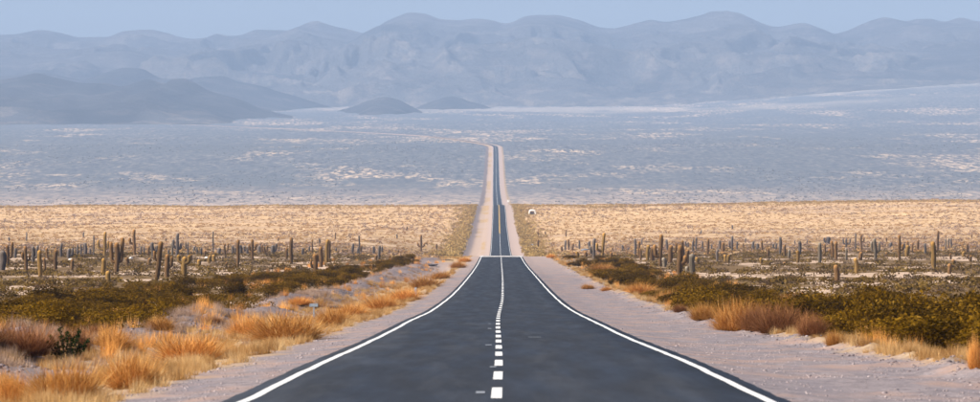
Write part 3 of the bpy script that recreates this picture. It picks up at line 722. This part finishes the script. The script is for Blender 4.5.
def gold_plain():
    g = np.random.default_rng(61)
    def pts(n, y0, y1):
        Y = np.sqrt(g.uniform(y0**2, y1**2, n)); X = g.uniform(-.125, .125, n)*Y
        off = X - road_x(Y); k = ((off < -17) | (off > 15)); P = np.stack([X, Y, 0*X], 1)[k]; P[:, 2] = zat(P) - .05; return P
    P = pts(26000, 1150, 3450)
    joined('golden_tussocks', [clump(16, 1.5, .62, .34, s + 20) for s in range(5)], P, g.uniform(.5, 1.3, len(P)), g.uniform(0, 6.28, len(P)), 'pale golden tussock grass covering the plain beyond the cacti', 'grass', mat=MAT['straw'])
    P = pts(12000, 1150, 3450); k = fbm(P[:, 0]/60, P[:, 1]/260, 3) > .44; P = P[k]
    joined('plain_scrub', [clump(16, 1.7, .8, .34, s + 30) for s in range(5)], P, g.uniform(.5, 1.5, len(P)), g.uniform(0, 6.28, len(P)), 'grey brown scrub dotted over the golden plain', 'scrub', mat=MAT['dust'])
    # brown green scrub flanking the far road
    Y = g.uniform(1500, 3230, 2600); s = np.where(g.uniform(0, 1, 2600) < .5, -1, 1); off = np.where(s < 0, -14 - np.abs(g.normal(0, 4.5, 2600)), 8.5 + np.abs(g.normal(0, 5, 2600)))
    P = np.stack([road_x(Y) + off, Y, 0*Y], 1); P[:, 2] = zat(P) - .05
    joined('roadside_scrub', [clump(20, 1.9, 1.0, .36, s_ + 40) for s_ in range(4)], P, g.uniform(.7, 1.5, len(P)), g.uniform(0, 6.28, len(P)), 'olive brown scrub flanking the far stretch of road', 'scrub', mat=MAT['ochre'])
    Y = 3050 + 170*g.uniform(0, 1, 5000)**.6; X = g.uniform(-.125, .125, 5000)*Y; k = np.abs(X - road_x(Y)) > 15; P = np.stack([X, Y, 0*X], 1)[k]; P[:, 2] = zat(P) - .05
    joined('crest_scrub', [clump(16, 2.0, 1.0, .4, s_ + 60) for s_ in range(4)], P, g.uniform(.6, 1.3, len(P)), g.uniform(0, 6.28, len(P)), 'ochre scrub along the far edge of the golden plain', 'scrub', mat=MAT['ochre'])
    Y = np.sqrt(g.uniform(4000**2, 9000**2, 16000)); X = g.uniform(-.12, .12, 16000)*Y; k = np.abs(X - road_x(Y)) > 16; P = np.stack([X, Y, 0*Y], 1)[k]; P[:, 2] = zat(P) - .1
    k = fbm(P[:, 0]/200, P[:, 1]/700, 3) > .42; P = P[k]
    joined('basin_scrub', [clump(12, 2.4, .8, .7, s_ + 50) for s_ in range(4)], P, g.uniform(.4, 1.1, len(P)), g.uniform(0, 6.28, len(P)), 'scrub speckling the far hazy basin, coloured grey for cloud shade', 'scrub', mat=MAT['basin'])
gold_plain()

# ------------------------------------------------------------------ cacti
def column_mesh(path, radii, ribs, mat, crown_len=.4, seed=0):
    """fluted column swept along a path, domed at its end"""
    g = random.Random(seed); V = []; F = []; cr = []; rb = []
    nseg = ribs*2; tot = sum((Vector(path[i+1]) - Vector(path[i])).length for i in range(len(path)-1)); s = 0
    for i, p in enumerate(path):
        p = Vector(p)
        if i: s += (p - Vector(path[i-1])).length
        t = (Vector(path[min(i+1, len(path)-1)]) - Vector(path[max(i-1, 0)])).normalized()
        u = t.cross(Vector((0, 1, 0))); u = u.normalized() if u.length > .1 else Vector((1, 0, 0)); v = t.cross(u).normalized()
        for k in range(nseg):
            a = 2*math.pi*k/nseg; rr = radii[i]*(1.0 if k % 2 == 0 else .84)*(1 + g.uniform(-.03, .03))
            q = p + (u*math.cos(a) + v*math.sin(a))*rr; V.append(q[:]); cr.append(max(0, 1 - (tot - s)/crown_len)); rb.append(.55 if k % 2 == 0 else 0)
    for i in range(len(path)-1):
        for k in range(nseg):
            F.append((i*nseg + k, i*nseg + (k+1) % nseg, (i+1)*nseg + (k+1) % nseg, (i+1)*nseg + k))
    m = mesh_np('cactus', V, F, mat, True, dict(crown=np.clip(cr, 0, 1), rib=rb))
    return m
def stem_path(h, lean, wob, r, n=11, g=random):
    P = []; Rr = []; ph = g.uniform(0, 6); 
    for i in range(n):
        t = i/(n-1); P.append((lean*t + wob*math.sin(ph + t*5)*t, wob*math.cos(ph + t*4)*t, h*t)); Rr.append(r*(.86 + .22*math.sin(min(1, t*1.25)*2.4) + g.uniform(-.09, .07)))
    top = P[-1]
    for k, (dz, f) in enumerate(((.35, .86), (.62, .6), (.78, .28), (.82, .02))):
        P.append((top[0], top[1], top[2] + dz*r)); Rr.append(r*f)
    return P, Rr
def arm_path(x0, z0, side, reach, h, r, g=random, yy=0):
    P = []; Rr = []
    for i in range(8):
        a = i/7*math.pi/2; P.append((x0 + side*(reach*math.sin(a)), yy*math.sin(a), z0 + reach*.55*(1 - math.cos(a)))); Rr.append(r*(.86 + .14*i/7))
    x1, y1, z1 = P[-1]
    for i in range(1, 5): P.append((x1 + side*.06*h*i/4, y1, z1 + h*i/4)); Rr.append(r*(1 + g.uniform(-.05, .05)))
    for dz, f in ((.35, .86), (.62, .6), (.8, .25), (.84, .02)): P.append((P[11][0], y1, P[11][2] + dz*r)); Rr.append(r*f)
    return P, Rr
# x of base, top row, base row, stem width px, lean px, skin, arms [(side, attach, top fraction, reach px, width)], name for label (or None)
CT = [
 (2.4,250,270,6,0,'g',[],'thick grey cactus at the left edge of the frame'),
 (7.6,244.5,264.6,3.2,.5,'b',[(1,.35,1.1,3,.75)],'dark cactus with one taller right arm near the left edge'),
 (15.4,247.5,258,2.6,0,'g',[],None),(26.5,232,241,1.3,0,'g',[],None),(9,237,241,1.5,0,'g',[],None),
 (26.2,245.5,272,3.2,0,'b',[(-1,.5,.72,2.2,.7),(1,.45,.66,2.2,.7)],'dark cross-shaped cactus with two stubby arms, far left'),
 (33,246,264,3.2,0,'g',[(1,.2,.97,3,.9)],'double grey cactus left of the smooth olive column'),
 (40.2,249.5,276.5,4.2,0,'o',[],'smooth olive column without arms, large, far left'),
 (44.8,257,272,2.6,0,'b',[],None),
 (55.5,249,269,3.6,0,'b',[(-1,.45,1.04,6.5,.6)],'dark cactus with a long arm slanting up to the left'),
 (61,243,257,2.4,0,'g',[],None),(68.5,248,258,3,0,'g',[(1,.1,.9,2.4,.9)],None),
 (72,258.5,270,2.8,0,'b',[],'short brown cactus directly under the leftmost white stone'),
 (79.5,263,269.5,3.3,0,'b',[],'squat dark stump of a cactus left of the golden topped one'),
 (77.5,246,256,2,0,'g',[],None),(80.7,243.5,256,1.8,0,'g',[(-1,.4,.9,2.2,.8),(1,.5,1,2.2,.8)],None),
 (85.4,242.5,256.5,3,0,'g',[],None),(90,248,256,1.8,0,'g',[],None),(93.5,235,256,1.4,0,'g',[],None),
 (104.5,231.5,256.5,2.8,1,'o',[(-1,.12,.62,4.8,.85),(1,.15,.6,2.0,.7)],'tall candelabra cactus with curved left arm, left third'),
 (103,257.5,275,3.8,0,'o',[],'golden topped column in front of the candelabra cactus'),
 (108,270,283,4.2,0,'o',[],'lowest and nearest short column on the left plain'),
 (116.5,242,272,4.4,.3,'b',[(-1,.35,.97,2.5,.75),(1,.35,1.12,3.2,.75)],'large trident cactus with thick trunk, left third'),
 (111,242,256,1.4,0,'g',[],None),(83.5,232,238,1.2,0,'g',[],None),
 (134.5,229,255,2.6,-.8,'b',[(-1,.28,.40,3.2,.9)],'tall tapering cactus with a low left ball-like arm'),
 (127.3,257,264,3,0,'b',[],'short brown stub beside the second white stone'),
 (141,246,255,1.6,0,'g',[],None),(144.3,246,255,1.6,0,'g',[],None),(148.5,246,256,2.4,0,'b',[],None),
 (153,242,256.5,3.2,0,'g',[(1,.2,.7,2.4,.8)],None),(149.5,257.5,265.5,3,0,'b',[],None),
 (156,240.5,282.5,4.3,5.6,'b',[(-1,.55,.68,1.5,.6)],'largest leaning cactus, tilting to the right'),
 (167,253.5,277.5,4.2,-.3,'b',[(1,.45,.86,2,.7)],'brown cactus with golden stub, right beside the leaning one'),
 (168.5,249,256,1.6,0,'g',[],None),(172.3,242,256,2,0,'p',[],None),(165.8,238,242,1.2,0,'b',[],None),
 (177,233,256.5,3,.6,'g',[(-1,.2,.68,2.6,.8),(1,.15,.5,1.4,.8)],'slim tall cactus with blunt left arm, behind mushroom-headed one'),
 (184.5,256,276,4.8,-.8,'o',[(-1,.68,1.02,2.0,.7),(1,.66,1.0,2.4,.75)],'mushroom-headed cactus with a wide golden crown'),
 (188,242,256,1.6,0,'g',[(-1,.55,.98,1.6,.8)],None),(191.6,254,260.5,1.8,0,'b',[],None),
 (194.5,246,254,2.4,0,'g',[],None),(197,246.5,254,1.4,0,'g',[],None),(201,247.5,255.7,2.2,0,'g',[],None),(205,250,256,1.8,0,'b',[],None),
 (199,259,265.5,3.4,0,'o',[],'short golden stump right of the mushroom-headed cactus'),
 (213.3,231,254,1.3,0,'g',[],'thin pole-like tall cactus with rounded tip'),
 (209.5,254.5,263,3.2,0,'o',[],None),(214,254.5,262.5,3.4,0,'o',[],None),
 (219,247.5,254.5,3.4,0,'g',[],None),(225,243.5,255.5,1.8,-.4,'b',[(1,.25,1,2.4,.85)],'thin forked cactus left of the tall dark column'),
 (226.4,261.5,266.5,1.8,0,'b',[],None),(232.5,245,255,2,0,'g',[],None),(235,247,255,1.6,0,'g',[],None),
 (237.7,239,267,2.7,.1,'b',[],'tall dark column standing alone, without arms'),
 (241,244.5,254,2.8,0,'g',[],None),(247,246,254,2.4,0,'g',[(-1,.5,.95,1.7,.8)],None),
 (252.5,239,260.5,2.5,0,'b',[(-1,.48,.74,1.9,.8),(1,.48,.74,1.9,.8)],'small trident cactus with stubby arms on both sides'),
 (259.7,245,254,3.8,0,'g',[],None),(264.5,246,254,2,0,'b',[(1,.3,1,1.8,.8),(-1,.3,1,1.6,.8)],None),
 (272.5,244.5,254,3.2,0,'g',[(1,.3,1.05,1.6,.6)],None),(278.3,237,241,1.2,0,'b',[],None),
 (286.5,247.5,260.5,2.2,0,'b',[],None),(291.3,237,264,3.1,0,'b',[],'tall straight brown column left of the twin columns'),
 (302.5,247.5,254.5,2.2,0,'g',[],None),(309.4,246,254,1.6,0,'g',[],None),(312.5,239.5,254,1.3,0,'b',[],None),(319.4,238,245,1.6,0,'g',[],None),
 (315.5,253.5,274.5,4.2,0,'b',[(-1,.35,.7,3,.5)],'thick brown cactus with reddish tip before the twin columns'),
 (321,246,267,3.6,0,'b',[(-1,.3,.6,1.6,.7)],'dark cactus between thick brown one and the twin columns'),
 (326.5,239,262.5,3.1,.3,'o',[],'golden left one of the twin columns'),(329.3,240.5,258.5,2.8,-.2,'b',[],'dark right one of the twin columns'),
 (335.5,232,239,1.2,0,'b',[],None),(336,247.5,252.5,1.6,0,'g',[],None),
 (352.5,243,253.5,2.2,0,'g',[],None),(357.8,247.5,255,1.6,0,'g',[],None),(359.4,235,255,1.5,0,'g',[],None),(361,245,254,1.8,0,'b',[],None),
 (373.7,246,255,2.2,0,'g',[],None),(376,254,260,2.6,0,'b',[],None),(379.3,245,259.5,2.4,0,'g',[],None),(382,246,252,1.6,0,'g',[],None),
 (390,255,258,1.6,0,'b',[],None),(398.3,250,253,1.4,0,'b',[],None),(407,226,231,1.3,0,'b',[],None),(397,234,239,1.2,0,'g',[],None),
 (421,234.5,251.5,2,0,'b',[(-1,.15,.5,2.4,.8),(1,.12,.48,2.6,.8)],'three-pronged cactus nearest to the road on the left'),
 (436.7,243.5,251,1.6,0,'b',[],'small dark cactus closest to the road on the left'),
 # right of the road
 (538,231,236,1.2,0,'b',[],None),(538.1,239.5,247,1.8,0,'b',[],'small dark cactus nearest to the road on the right'),(545.5,231,235,1.2,0,'b',[],None),
 (562,246,251.5,2,0,'b',[],None),(565.3,240,251,1.8,0,'g',[],None),(568.6,239,250,2,0,'b',[],None),(566,229.5,237,1.2,0,'b',[],None),
 (572.6,243,251.5,2,0,'b',[],None),(577.4,251,257.5,2.8,0,'o',[],None),(579.4,240,249,1.5,0,'g',[],None),
 (585.8,251,257,2.4,0,'b',[],None),(589.5,241,249,2.2,0,'g',[],None),
 (594,238,259.5,2.8,.3,'g',[(-1,.12,.58,2.2,.8)],'greyish column with low left arm beside the tall green cactus'),
 (602.2,232.5,258,2.6,1.6,'o',[(-1,.12,.55,4.2,.9)],'tallest green cactus right of the road, curved arm on its left'),
 (611,251.5,259,2.2,0,'b',[],None),(612.5,247,251,1.4,0,'b',[],None),(622.5,245,251,2.2,0,'g',[],None),(628,247.5,251,1.6,0,'g',[],None),
 (635,238,256,2.3,0,'g',[],None),(639,241,257,2.2,0,'b',[],None),(640.8,248,260,2,0,'b',[],None),(642,238,245,1.2,0,'g',[],None),
 (647.5,244.5,261,3.3,0,'o',[],None),(652,247,261,4,0,'b',[(1,.4,.72,2,.7),(-1,.5,1.1,.9,.5)],'bulging brown cactus left of the one with fat arm'),
 (660.2,234,266,3.4,.8,'b',[(-1,.30,.63,4,1.05)],'tall brown cactus with one fat arm on its left'),
 (664.5,257,267,3.8,0,'p',[],'pale grey stump at the foot of the fat-armed cactus'),
 (667,239,251,2,0,'g',[],None),(670,245,263,3.8,.6,'b',[(1,.55,1.08,4.2,.5)],'brown cactus forked to the right, between two cactus clusters'),
 (679.5,245,276,4.8,-.5,'b',[(1,.42,.58,2.6,.9)],'thick trunked cactus, left one of the near pair on the right plain'),
 (683,240,258,2.6,0,'b',[],None),(686.8,249,264,3.6,.6,'b',[],None),(688,242,248,1.6,0,'g',[(-1,.2,1,1.6,1)],None),
 (692.3,253,277,5,0,'p',[(-1,.05,.2,3.4,.7)],'pale topped thick cactus, right one of the near pair'),
 (692.8,241,252,1.5,0,'g',[],None),(696,237,251.5,1.8,0,'g',[(-1,.4,.85,1.4,.7)],None),(697.5,257,262.5,3.4,0,'o',[],None),
 (702.4,241,250,1.5,0,'g',[],None),(701,230,234,1.2,0,'g',[],None),(707.7,238.5,255.5,2.2,.2,'b',[],'thin dark column made of two stacked segments'),
 (711.6,244,250,1.6,0,'g',[],None),(717,249,262,2.4,0,'g',[],None),(719.5,240,252,2.4,0,'g',[],None),(723,242,253.5,3.2,0,'b',[],None),
 (725.3,254,263,3,0,'o',[],'left half of the short golden double cactus'),(728.4,254,263,3,0,'o',[],'right half of the short golden double cactus'),
 (732,235.5,251.5,2.2,0,'g',[(-1,.1,.62,1.4,.7)],'tall grey cactus right of the golden double'),(737,241,249,1.6,0,'g',[],None),(743,243,247.5,1.6,0,'b',[],None),
 (732.5,225,229,1.2,0,'g',[],None),(745.5,238,243,1.2,0,'g',[],None),(753,241.5,250,2.4,0,'g',[],None),(757.5,243,250,2.4,0,'g',[],None),
 (762,240.5,251.5,2.1,0,'b',[],None),(761,257.5,264,2.6,0,'o',[],None),(768,248,257,2,0,'b',[],None),(773,243.5,249,1.6,0,'g',[],None),(776,243.5,250,1.8,0,'g',[],None),
 (780,236.5,255,2.4,0,'g',[],'tall pale-tipped cactus in the middle of the right plain'),(784.6,244.5,256,2.4,0,'b',[],None),(789,249,258,2.4,0,'p',[],None),
 (784.5,261.5,265.5,3,0,'b',[],None),(795,240,244.5,1.3,0,'g',[],None),(799.6,240.5,255,2.8,0,'g',[],None),
 (797.7,250,263,3.1,0,'o',[],'golden topped cactus overlapping a dark column, right plain'),(807,240,245,1.2,0,'g',[],None),
 (819.5,242,263,3.2,0,'p',[],'pale headed column on a dark lower stem, right plain'),
 (825,243.5,254,2,0,'b',[],None),(827.8,236.5,245,3.6,0,'g',[(-1,.3,.8,2,.5)],None),
 (832.5,240.5,258,2.5,-.4,'b',[(-1,.3,.5,1.6,.7)],'left one of two slim brown stems behind the golden-topped near column'),
 (836,241,260.5,2.8,0,'b',[],'right one of two slim brown stems behind golden-topped near column'),
 (836.7,264,282.5,5,0,'b',[],'nearest stout column with golden dome on the right plain'),
 (846.4,238,247,1.8,0,'g',[(-1,.35,.9,2.4,.8),(1,.35,.9,2.6,.8)],None),(846.2,247.5,260.5,2.2,0,'p',[],None),
 (855.5,233,251.5,1.3,0,'g',[],None),(856.7,257.5,273.5,3.8,0,'o',[],'olive column right of the stout golden-domed one'),
 (860.5,251.5,260.5,3.6,0,'b',[],None),(861.5,234,251,1.8,0,'b',[(1,.55,.8,1.8,.8)],None),
 (875.5,238,260.5,3.2,0,'p',[(-1,.4,.82,2.1,.7),(1,.4,.82,2.1,.7)],'pale cactus hugged by two arms like a torch, right side'),
 (890,242,248.5,2.8,.4,'g',[],None),(886.8,252,256.5,1.8,0,'b',[],None),(886.5,237,242,1.2,0,'b',[],None),
 (899.5,234.5,260.5,2.5,0,'b',[(1,.25,.42,2.2,.9)],'tall thin dark cactus with a low stub on its right'),
 (906.9,245,256.5,3.8,0,'o',[],None),(907.8,240.5,250,1.8,0,'b',[],None),(904.3,243,250.5,1.6,0,'g',[],None),(912.3,243,251.5,1.8,0,'b',[],None),
 (917.8,239.5,251.5,1.8,0,'b',[],None),(925.3,243,254,2.4,0,'g',[],None),
 (934,241,269,4.2,0,'o',[],'large olive column with a whitish ring under its tip'),
 (937.5,230.5,251.5,2,-.2,'b',[],'tallest dark cactus at right, behind the large olive column'),
 (945.5,238.5,248,1.3,0,'p',[],None),(948.5,238,248,1.3,0,'p',[],None),(951.3,238,248.5,1.5,0,'g',[],None),
 (949.6,263,273.5,3.7,0,'b',[],'short dark stump right of the large olive column'),
 (950.7,253,259.5,2,0,'b',[],None),(953.4,259,263,3.6,0,'b',[],None),(963.7,251,257,2.6,0,'o',[],None),
 (967,243.5,253.5,2,0,'b',[],'dark tapering cactus near the right edge'),(970.6,255.5,262,2.8,0,'b',[(-1,.5,1,1.6,.6)],None),(971.8,234,238,1.2,0,'b',[],None),
]
SK = dict(o='cact_o', b='cact_b', g='cact_g', p='cact_p'); COLW = dict(o='golden olive', b='dark brown', g='bluish grey', p='pale grey')
marks = sorted([(c[0], c[7]) for c in CT if c[7]])
ORD = 'first second third fourth fifth sixth seventh eighth ninth tenth eleventh twelfth thirteenth fourteenth fifteenth sixteenth seventeenth eighteenth nineteenth twentieth'.split()
def build_cacti():
    lm = [c for c in CT if c[7]]; lm.sort(key=lambda c: c[0]); used = {}
    for ci, c in enumerate(sorted(CT, key=lambda c: c[0])):
        x, yt, yb, wd, lean, skin, arms, lab = c; g = random.Random(ci)
        X, Y, Z = at(x, yb); k = Y/FPX; wd = wd*1.12; h = (yb - yt)*k; r = wd*k*.5; h = max(h, r*1.5)
        if yb - yt < 7 and yb < 243: mat = MAT['cact_g']
        mat = MAT[SK[skin]]
        if not lab:
            hp = yb - yt; hw = 'tiny' if hp < 6.5 else 'short' if hp < 10 else 'medium' if hp < 15 else 'tall'
            aw = ('thin ' if wd < 1.9 and not arms else '') + ('armed ' if arms else '')
            left = max([q for q in lm if q[0] <= x], key=lambda q: q[0], default=None); right = min([q for q in lm if q[0] > x], key=lambda q: q[0], default=None)
            grp = [q for q in CT if not q[7] and (left is None or q[0] >= left[0]) and (right is None or q[0] < right[0])]
            grp.sort(key=lambda q: q[0]); n = [id(q) for q in grp].index(id(c)); N_ = len(grp)
            ordn = ORD[n]
            base = min((left, right), key=lambda q: abs(q[0] - x) if q else 1e9)
            ws = base[7].split(',')[0].split()[:7]
            while ws[-1] in 'a the of with in its on to and left right nearest beside under near by one low middle curved blunt behind front before overlapping dark small between thick thin brown cactus,'.split() and len(ws) > 3: ws.pop()
            short = ' '.join(ws)
            side_ = 'left' if base is right else 'right'
            if base is right: ordn = ORD[N_ - 1 - n]
            lab = f'{hw} {aw}{COLW[skin]} cactus, {ordn} {side_} of the {short}'
            lab = ' '.join(lab.split()[:16])
        nseg = 9 if (yb - yt) > 14 else 6
        hh = h - .8*r
        P, Rr = stem_path(hh, lean*k + (g.uniform(-.035, .035)*h if abs(lean) < 1 else 0), r*.32, r, 11 if nseg == 9 else 7, g)
        cl = max(.35, min(1.0, h*.16))
        if arms:
            root = bpy.data.objects.new('cactus', None); C.objects.link(root); root.location = (X, Y, Z - .08)
            link('stem', column_mesh(P, Rr, nseg, mat, cl, ci), parent=root)
            for (sd, z0, z1, reach, aw_) in arms:
                z0 = z0 + (.16 if z0 < .3 else 0); reach = max(reach*1.3, wd*.5 + wd*aw_*.5 + .5)
                rc = reach*k; z1a = h*z0 + rc*.55; z1 = max(z1, z0 + .2); ah = max(h*z1 - z1a, r*.6)
                P2, R2 = arm_path(lean*k*z0, h*z0, sd, rc, ah, r*aw_, g, rc*g.uniform(-.3, .3))
                link('arm', column_mesh(P2, R2, nseg, mat, cl*.9, ci + 7), parent=root)
        else:
            root = link('cactus', column_mesh(P, Rr, nseg, mat, cl, ci), (X, Y, Z - .08))
        tag(root, lab, 'cactus', 'columnar cacti scattered on the plain')
build_cacti()

# ------------------------------------------------------------------ small things
def box_np(x0, x1, y0, y1, z0, z1):
    V = [(x, y, z) for z in (z0, z1) for (x, y) in ((x0,y0),(x1,y0),(x1,y1),(x0,y1))]
    F = [(0,3,2,1),(4,5,6,7),(0,1,5,4),(1,2,6,5),(2,3,7,6),(3,0,4,7)]; return V, F
def bevel_box(name, dims, mat, loc, parent=None, bev=.01):
    bm = bmesh.new(); bmesh.ops.create_cube(bm, size=1); 
    for v in bm.verts: v.co = Vector((v.co.x*dims[0], v.co.y*dims[1], v.co.z*dims[2]))
    bmesh.ops.bevel(bm, geom=bm.edges[:], offset=bev, segments=2, affect='EDGES')
    m = bpy.data.meshes.new(name); bm.to_mesh(m); bm.free(); m.materials.append(mat); return link(name, m, loc, parent)
def post(px, py, hpx, wpx, label, panel=None):
    X, Y, Z = at(px, py); k = Y/FPX
    r = bpy.data.objects.new('marker_post', None); C.objects.link(r); r.location = (X, Y, Z)
    h = hpx*k; wd = wpx*k
    bevel_box('post', (wd, wd*.5, h), MAT['postp'], (0, 0, h/2), r, .008)
    bevel_box('reflector', (wd*.7, .02, h*.16), MAT['metal'], (0, -wd*.27, h*.82), r, .004)
    if panel: bevel_box('panel', (panel[0]*k, .03, panel[1]*k), MAT['postp'], (0, -wd*.3 - .02, h - panel[1]*k*.4), r, .008)
    tag(r, label, 'marker post')
post(437.8, 276.5, 5.6, 2.2, 'nearer blue marker post to the crest, in golden grass on the left')
post(415.5, 295.5, 8.0, 2.4, 'middle grey marker post among tawny bushes, left verge')
post(313.8, 318.5, 14.5, 1.8, 'thin post with a small grey blue panel above golden grass', (8.5, 3.2))
def rock_thing(px, py, wpx, hpx, mat, name, label, cat, long_=1.0):
    X, Y, Z = at(px, py); k = Y/FPX; V, F = rock(int(px), 2); V = V*np.array([wpx*k, wpx*k*long_, hpx*k/.65*1.2])
    tag(link(name, mesh_np(name, V, F, MAT[mat]), (X, Y, Z + hpx*k*.25)), label, cat)
rock_thing(70.5, 260.5, 4.4, 2.2, 'wstone', 'white_stone', 'leftmost bright white stone on the plain, beside a short cactus', 'stone')
rock_thing(131, 258.8, 3.6, 2.2, 'wstone', 'white_stone', 'bright white stone, second from the left, by a brown stub', 'stone')
rock_thing(206.4, 258.4, 3.8, 2.0, 'wstone', 'white_stone', 'bright white stone left of the golden pair of short cacti', 'stone')
rock_thing(533.5, 246.0, 10, 2.4, 'bstone', 'slab', 'bluish slab lying beside the nearest right-hand cactus', 'rock')
rock_thing(585.5, 250.6, 9, 2.6, 'bstone', 'slab', 'bluish slab left of the greyish column, right plain', 'rock')
rock_thing(526, 228, 6, 1.4, 'bstone', 'slab', 'small distant bluish slab above the right shoulder of the road', 'rock')
rock_thing(428, 265.6, 24, 2.0, 'earth', 'earth_bank', 'nearer dark earth bank across the gravel wash, left of road', 'bank', 1.6)
rock_thing(447, 260.6, 12, 1.3, 'earth', 'earth_bank', 'farther dark earth bank across the gravel wash, near the crest', 'bank', 1.6)
rock_thing(322, 308.5, 56, 3.0, 'earth', 'earth_bank', 'long dark undercut bank behind the post with a panel', 'bank', .25)

def dark_plant():
    X, Y, Z = at(67, 364); r = bpy.data.objects.new('dark_green_plant', None); C.objects.link(r); r.location = (X, Y, Z); r.scale = (1.12, 1.12, 1.22)
    g = np.random.default_rng(77)
    for j in range(9):
        a = (j - 4)/4*.62; ht = (.62 + .14*math.sin(j*2.4)) * (1 - .25*abs(j - 4)/4); x0 = (j - 4)*.03
        P = [(x0 + math.sin(a)*ht*t*1.05, .12*math.sin(j*1.9)*t, ht*t*math.cos(a*.8)) for t in np.linspace(0, 1, 6)]
        V = []; F = []
        for i, p in enumerate(P):
            for q in range(4): V.append((p[0] + .010*math.cos(q*1.57), p[1] + .010*math.sin(q*1.57), p[2]))
        for i in range(5):
            for q in range(4): F.append((i*4+q, i*4+(q+1)%4, (i+1)*4+(q+1)%4, (i+1)*4+q))
        link('stem', mesh_np('stem', V, F, MAT['bark']), parent=r)
        n = 150; t = g.uniform(.28, 1.03, n); c = np.stack([np.interp(t, np.linspace(0,1,6), [p[q] for p in P]) for q in range(3)], 1) + g.normal(0, .022, (n, 3))
        e = g.normal(0, 1, (n, 3)); e /= np.linalg.norm(e, axis=1)[:, None]; f = np.cross(e, g.normal(0, 1, (n, 3))); f /= np.linalg.norm(f, axis=1)[:, None]
        V = np.stack([c - e*.016, c + f*.030, c + e*.016, c - f*.030], 1).reshape(-1, 3)
        link('leaves', mesh_np('leaves', V, np.arange(4*n).reshape(-1, 4), MAT['dgreen'], attrs=dict(v=np.repeat(g.uniform(0, 1, n), 4))), parent=r)
    tag(r, 'dark green leafy plant with upright stems among rusty bushes, lower left', 'plant')
dark_plant()

def arch():
    X, Y, Z = at(532.3, 215); k = Y/FPX; W = 7.4*k; H = 5.6*k; D = 2.0; n = 14
    r = bpy.data.objects.new('white_arch', None); C.objects.link(r); r.location = (X, Y, Z)
    V = []; F = []
    for i in range(n + 1):
        a = math.pi*i/n
        for (rr, yy) in ((1, 0), (.66, 0), (.66, D), (1, D)):
            V.append((math.copysign(abs(math.cos(a))**.6, math.cos(a))*W/2*rr, yy, math.sin(a)**.6*H*(rr if rr < 1 else 1)))
    for i in range(n):
        for q in range(4): F.append((i*4+q, (i+1)*4+q, (i+1)*4+(q+1)%4, i*4+(q+1)%4))
    link('vault', mesh_np('vault', V, F, MAT['whitewash']), parent=r)
    bevel_box('back_wall', (W*.62, .12, H*.62), MAT['stone'], (0, D*.7, H*.31), r, .02)
    tag(r, 'small white arched shelter on the golden plain, just right of the far road', 'shelter')
arch()
def far_sign():
    X, Y, Z = at(508.2, 207); k = Y/FPX
    r = bpy.data.objects.new('road_sign', None); C.objects.link(r); r.location = (X, Y, Z); h = 7*k
    bevel_box('pole', (.16, .12, h*.8), MAT['metal'], (0, 0, h*.4), r, .02)
    bevel_box('panel', (2.3*k, .06, 2.3*k), MAT['whitewash'], (0, -.10, h*.85), r, .03)
    tag(r, 'tiny white square road sign where the far road goes over its second crest', 'road sign')
far_sign()

# ------------------------------------------------------------------ haze
def haze():
    x0, x1, y0, y1, z0, z1 = -6700, 6700, -200, 23800, -45, 880
    V, F = box_np(x0, x1, y0, y1, z0, z1)
    m = bpy.data.materials.new('haze'); m.use_nodes = True; t = m.node_tree
    for n in list(t.nodes): t.nodes.remove(n)
    out = t.nodes.new('ShaderNodeOutputMaterial'); v = t.nodes.new('ShaderNodeVolumePrincipled'); t.links.new(v.outputs[0], out.inputs['Volume'])
    v.inputs['Color'].default_value = (*HAZE_COL, 1); v.inputs['Density'].default_value = HAZE_DENS; v.inputs['Anisotropy'].default_value = 0.0
    o = link('haze', mesh_np('haze', V, F, m)); tag(o, 'pale blue air haze over the whole desert basin', 'haze', kind='stuff')
haze()
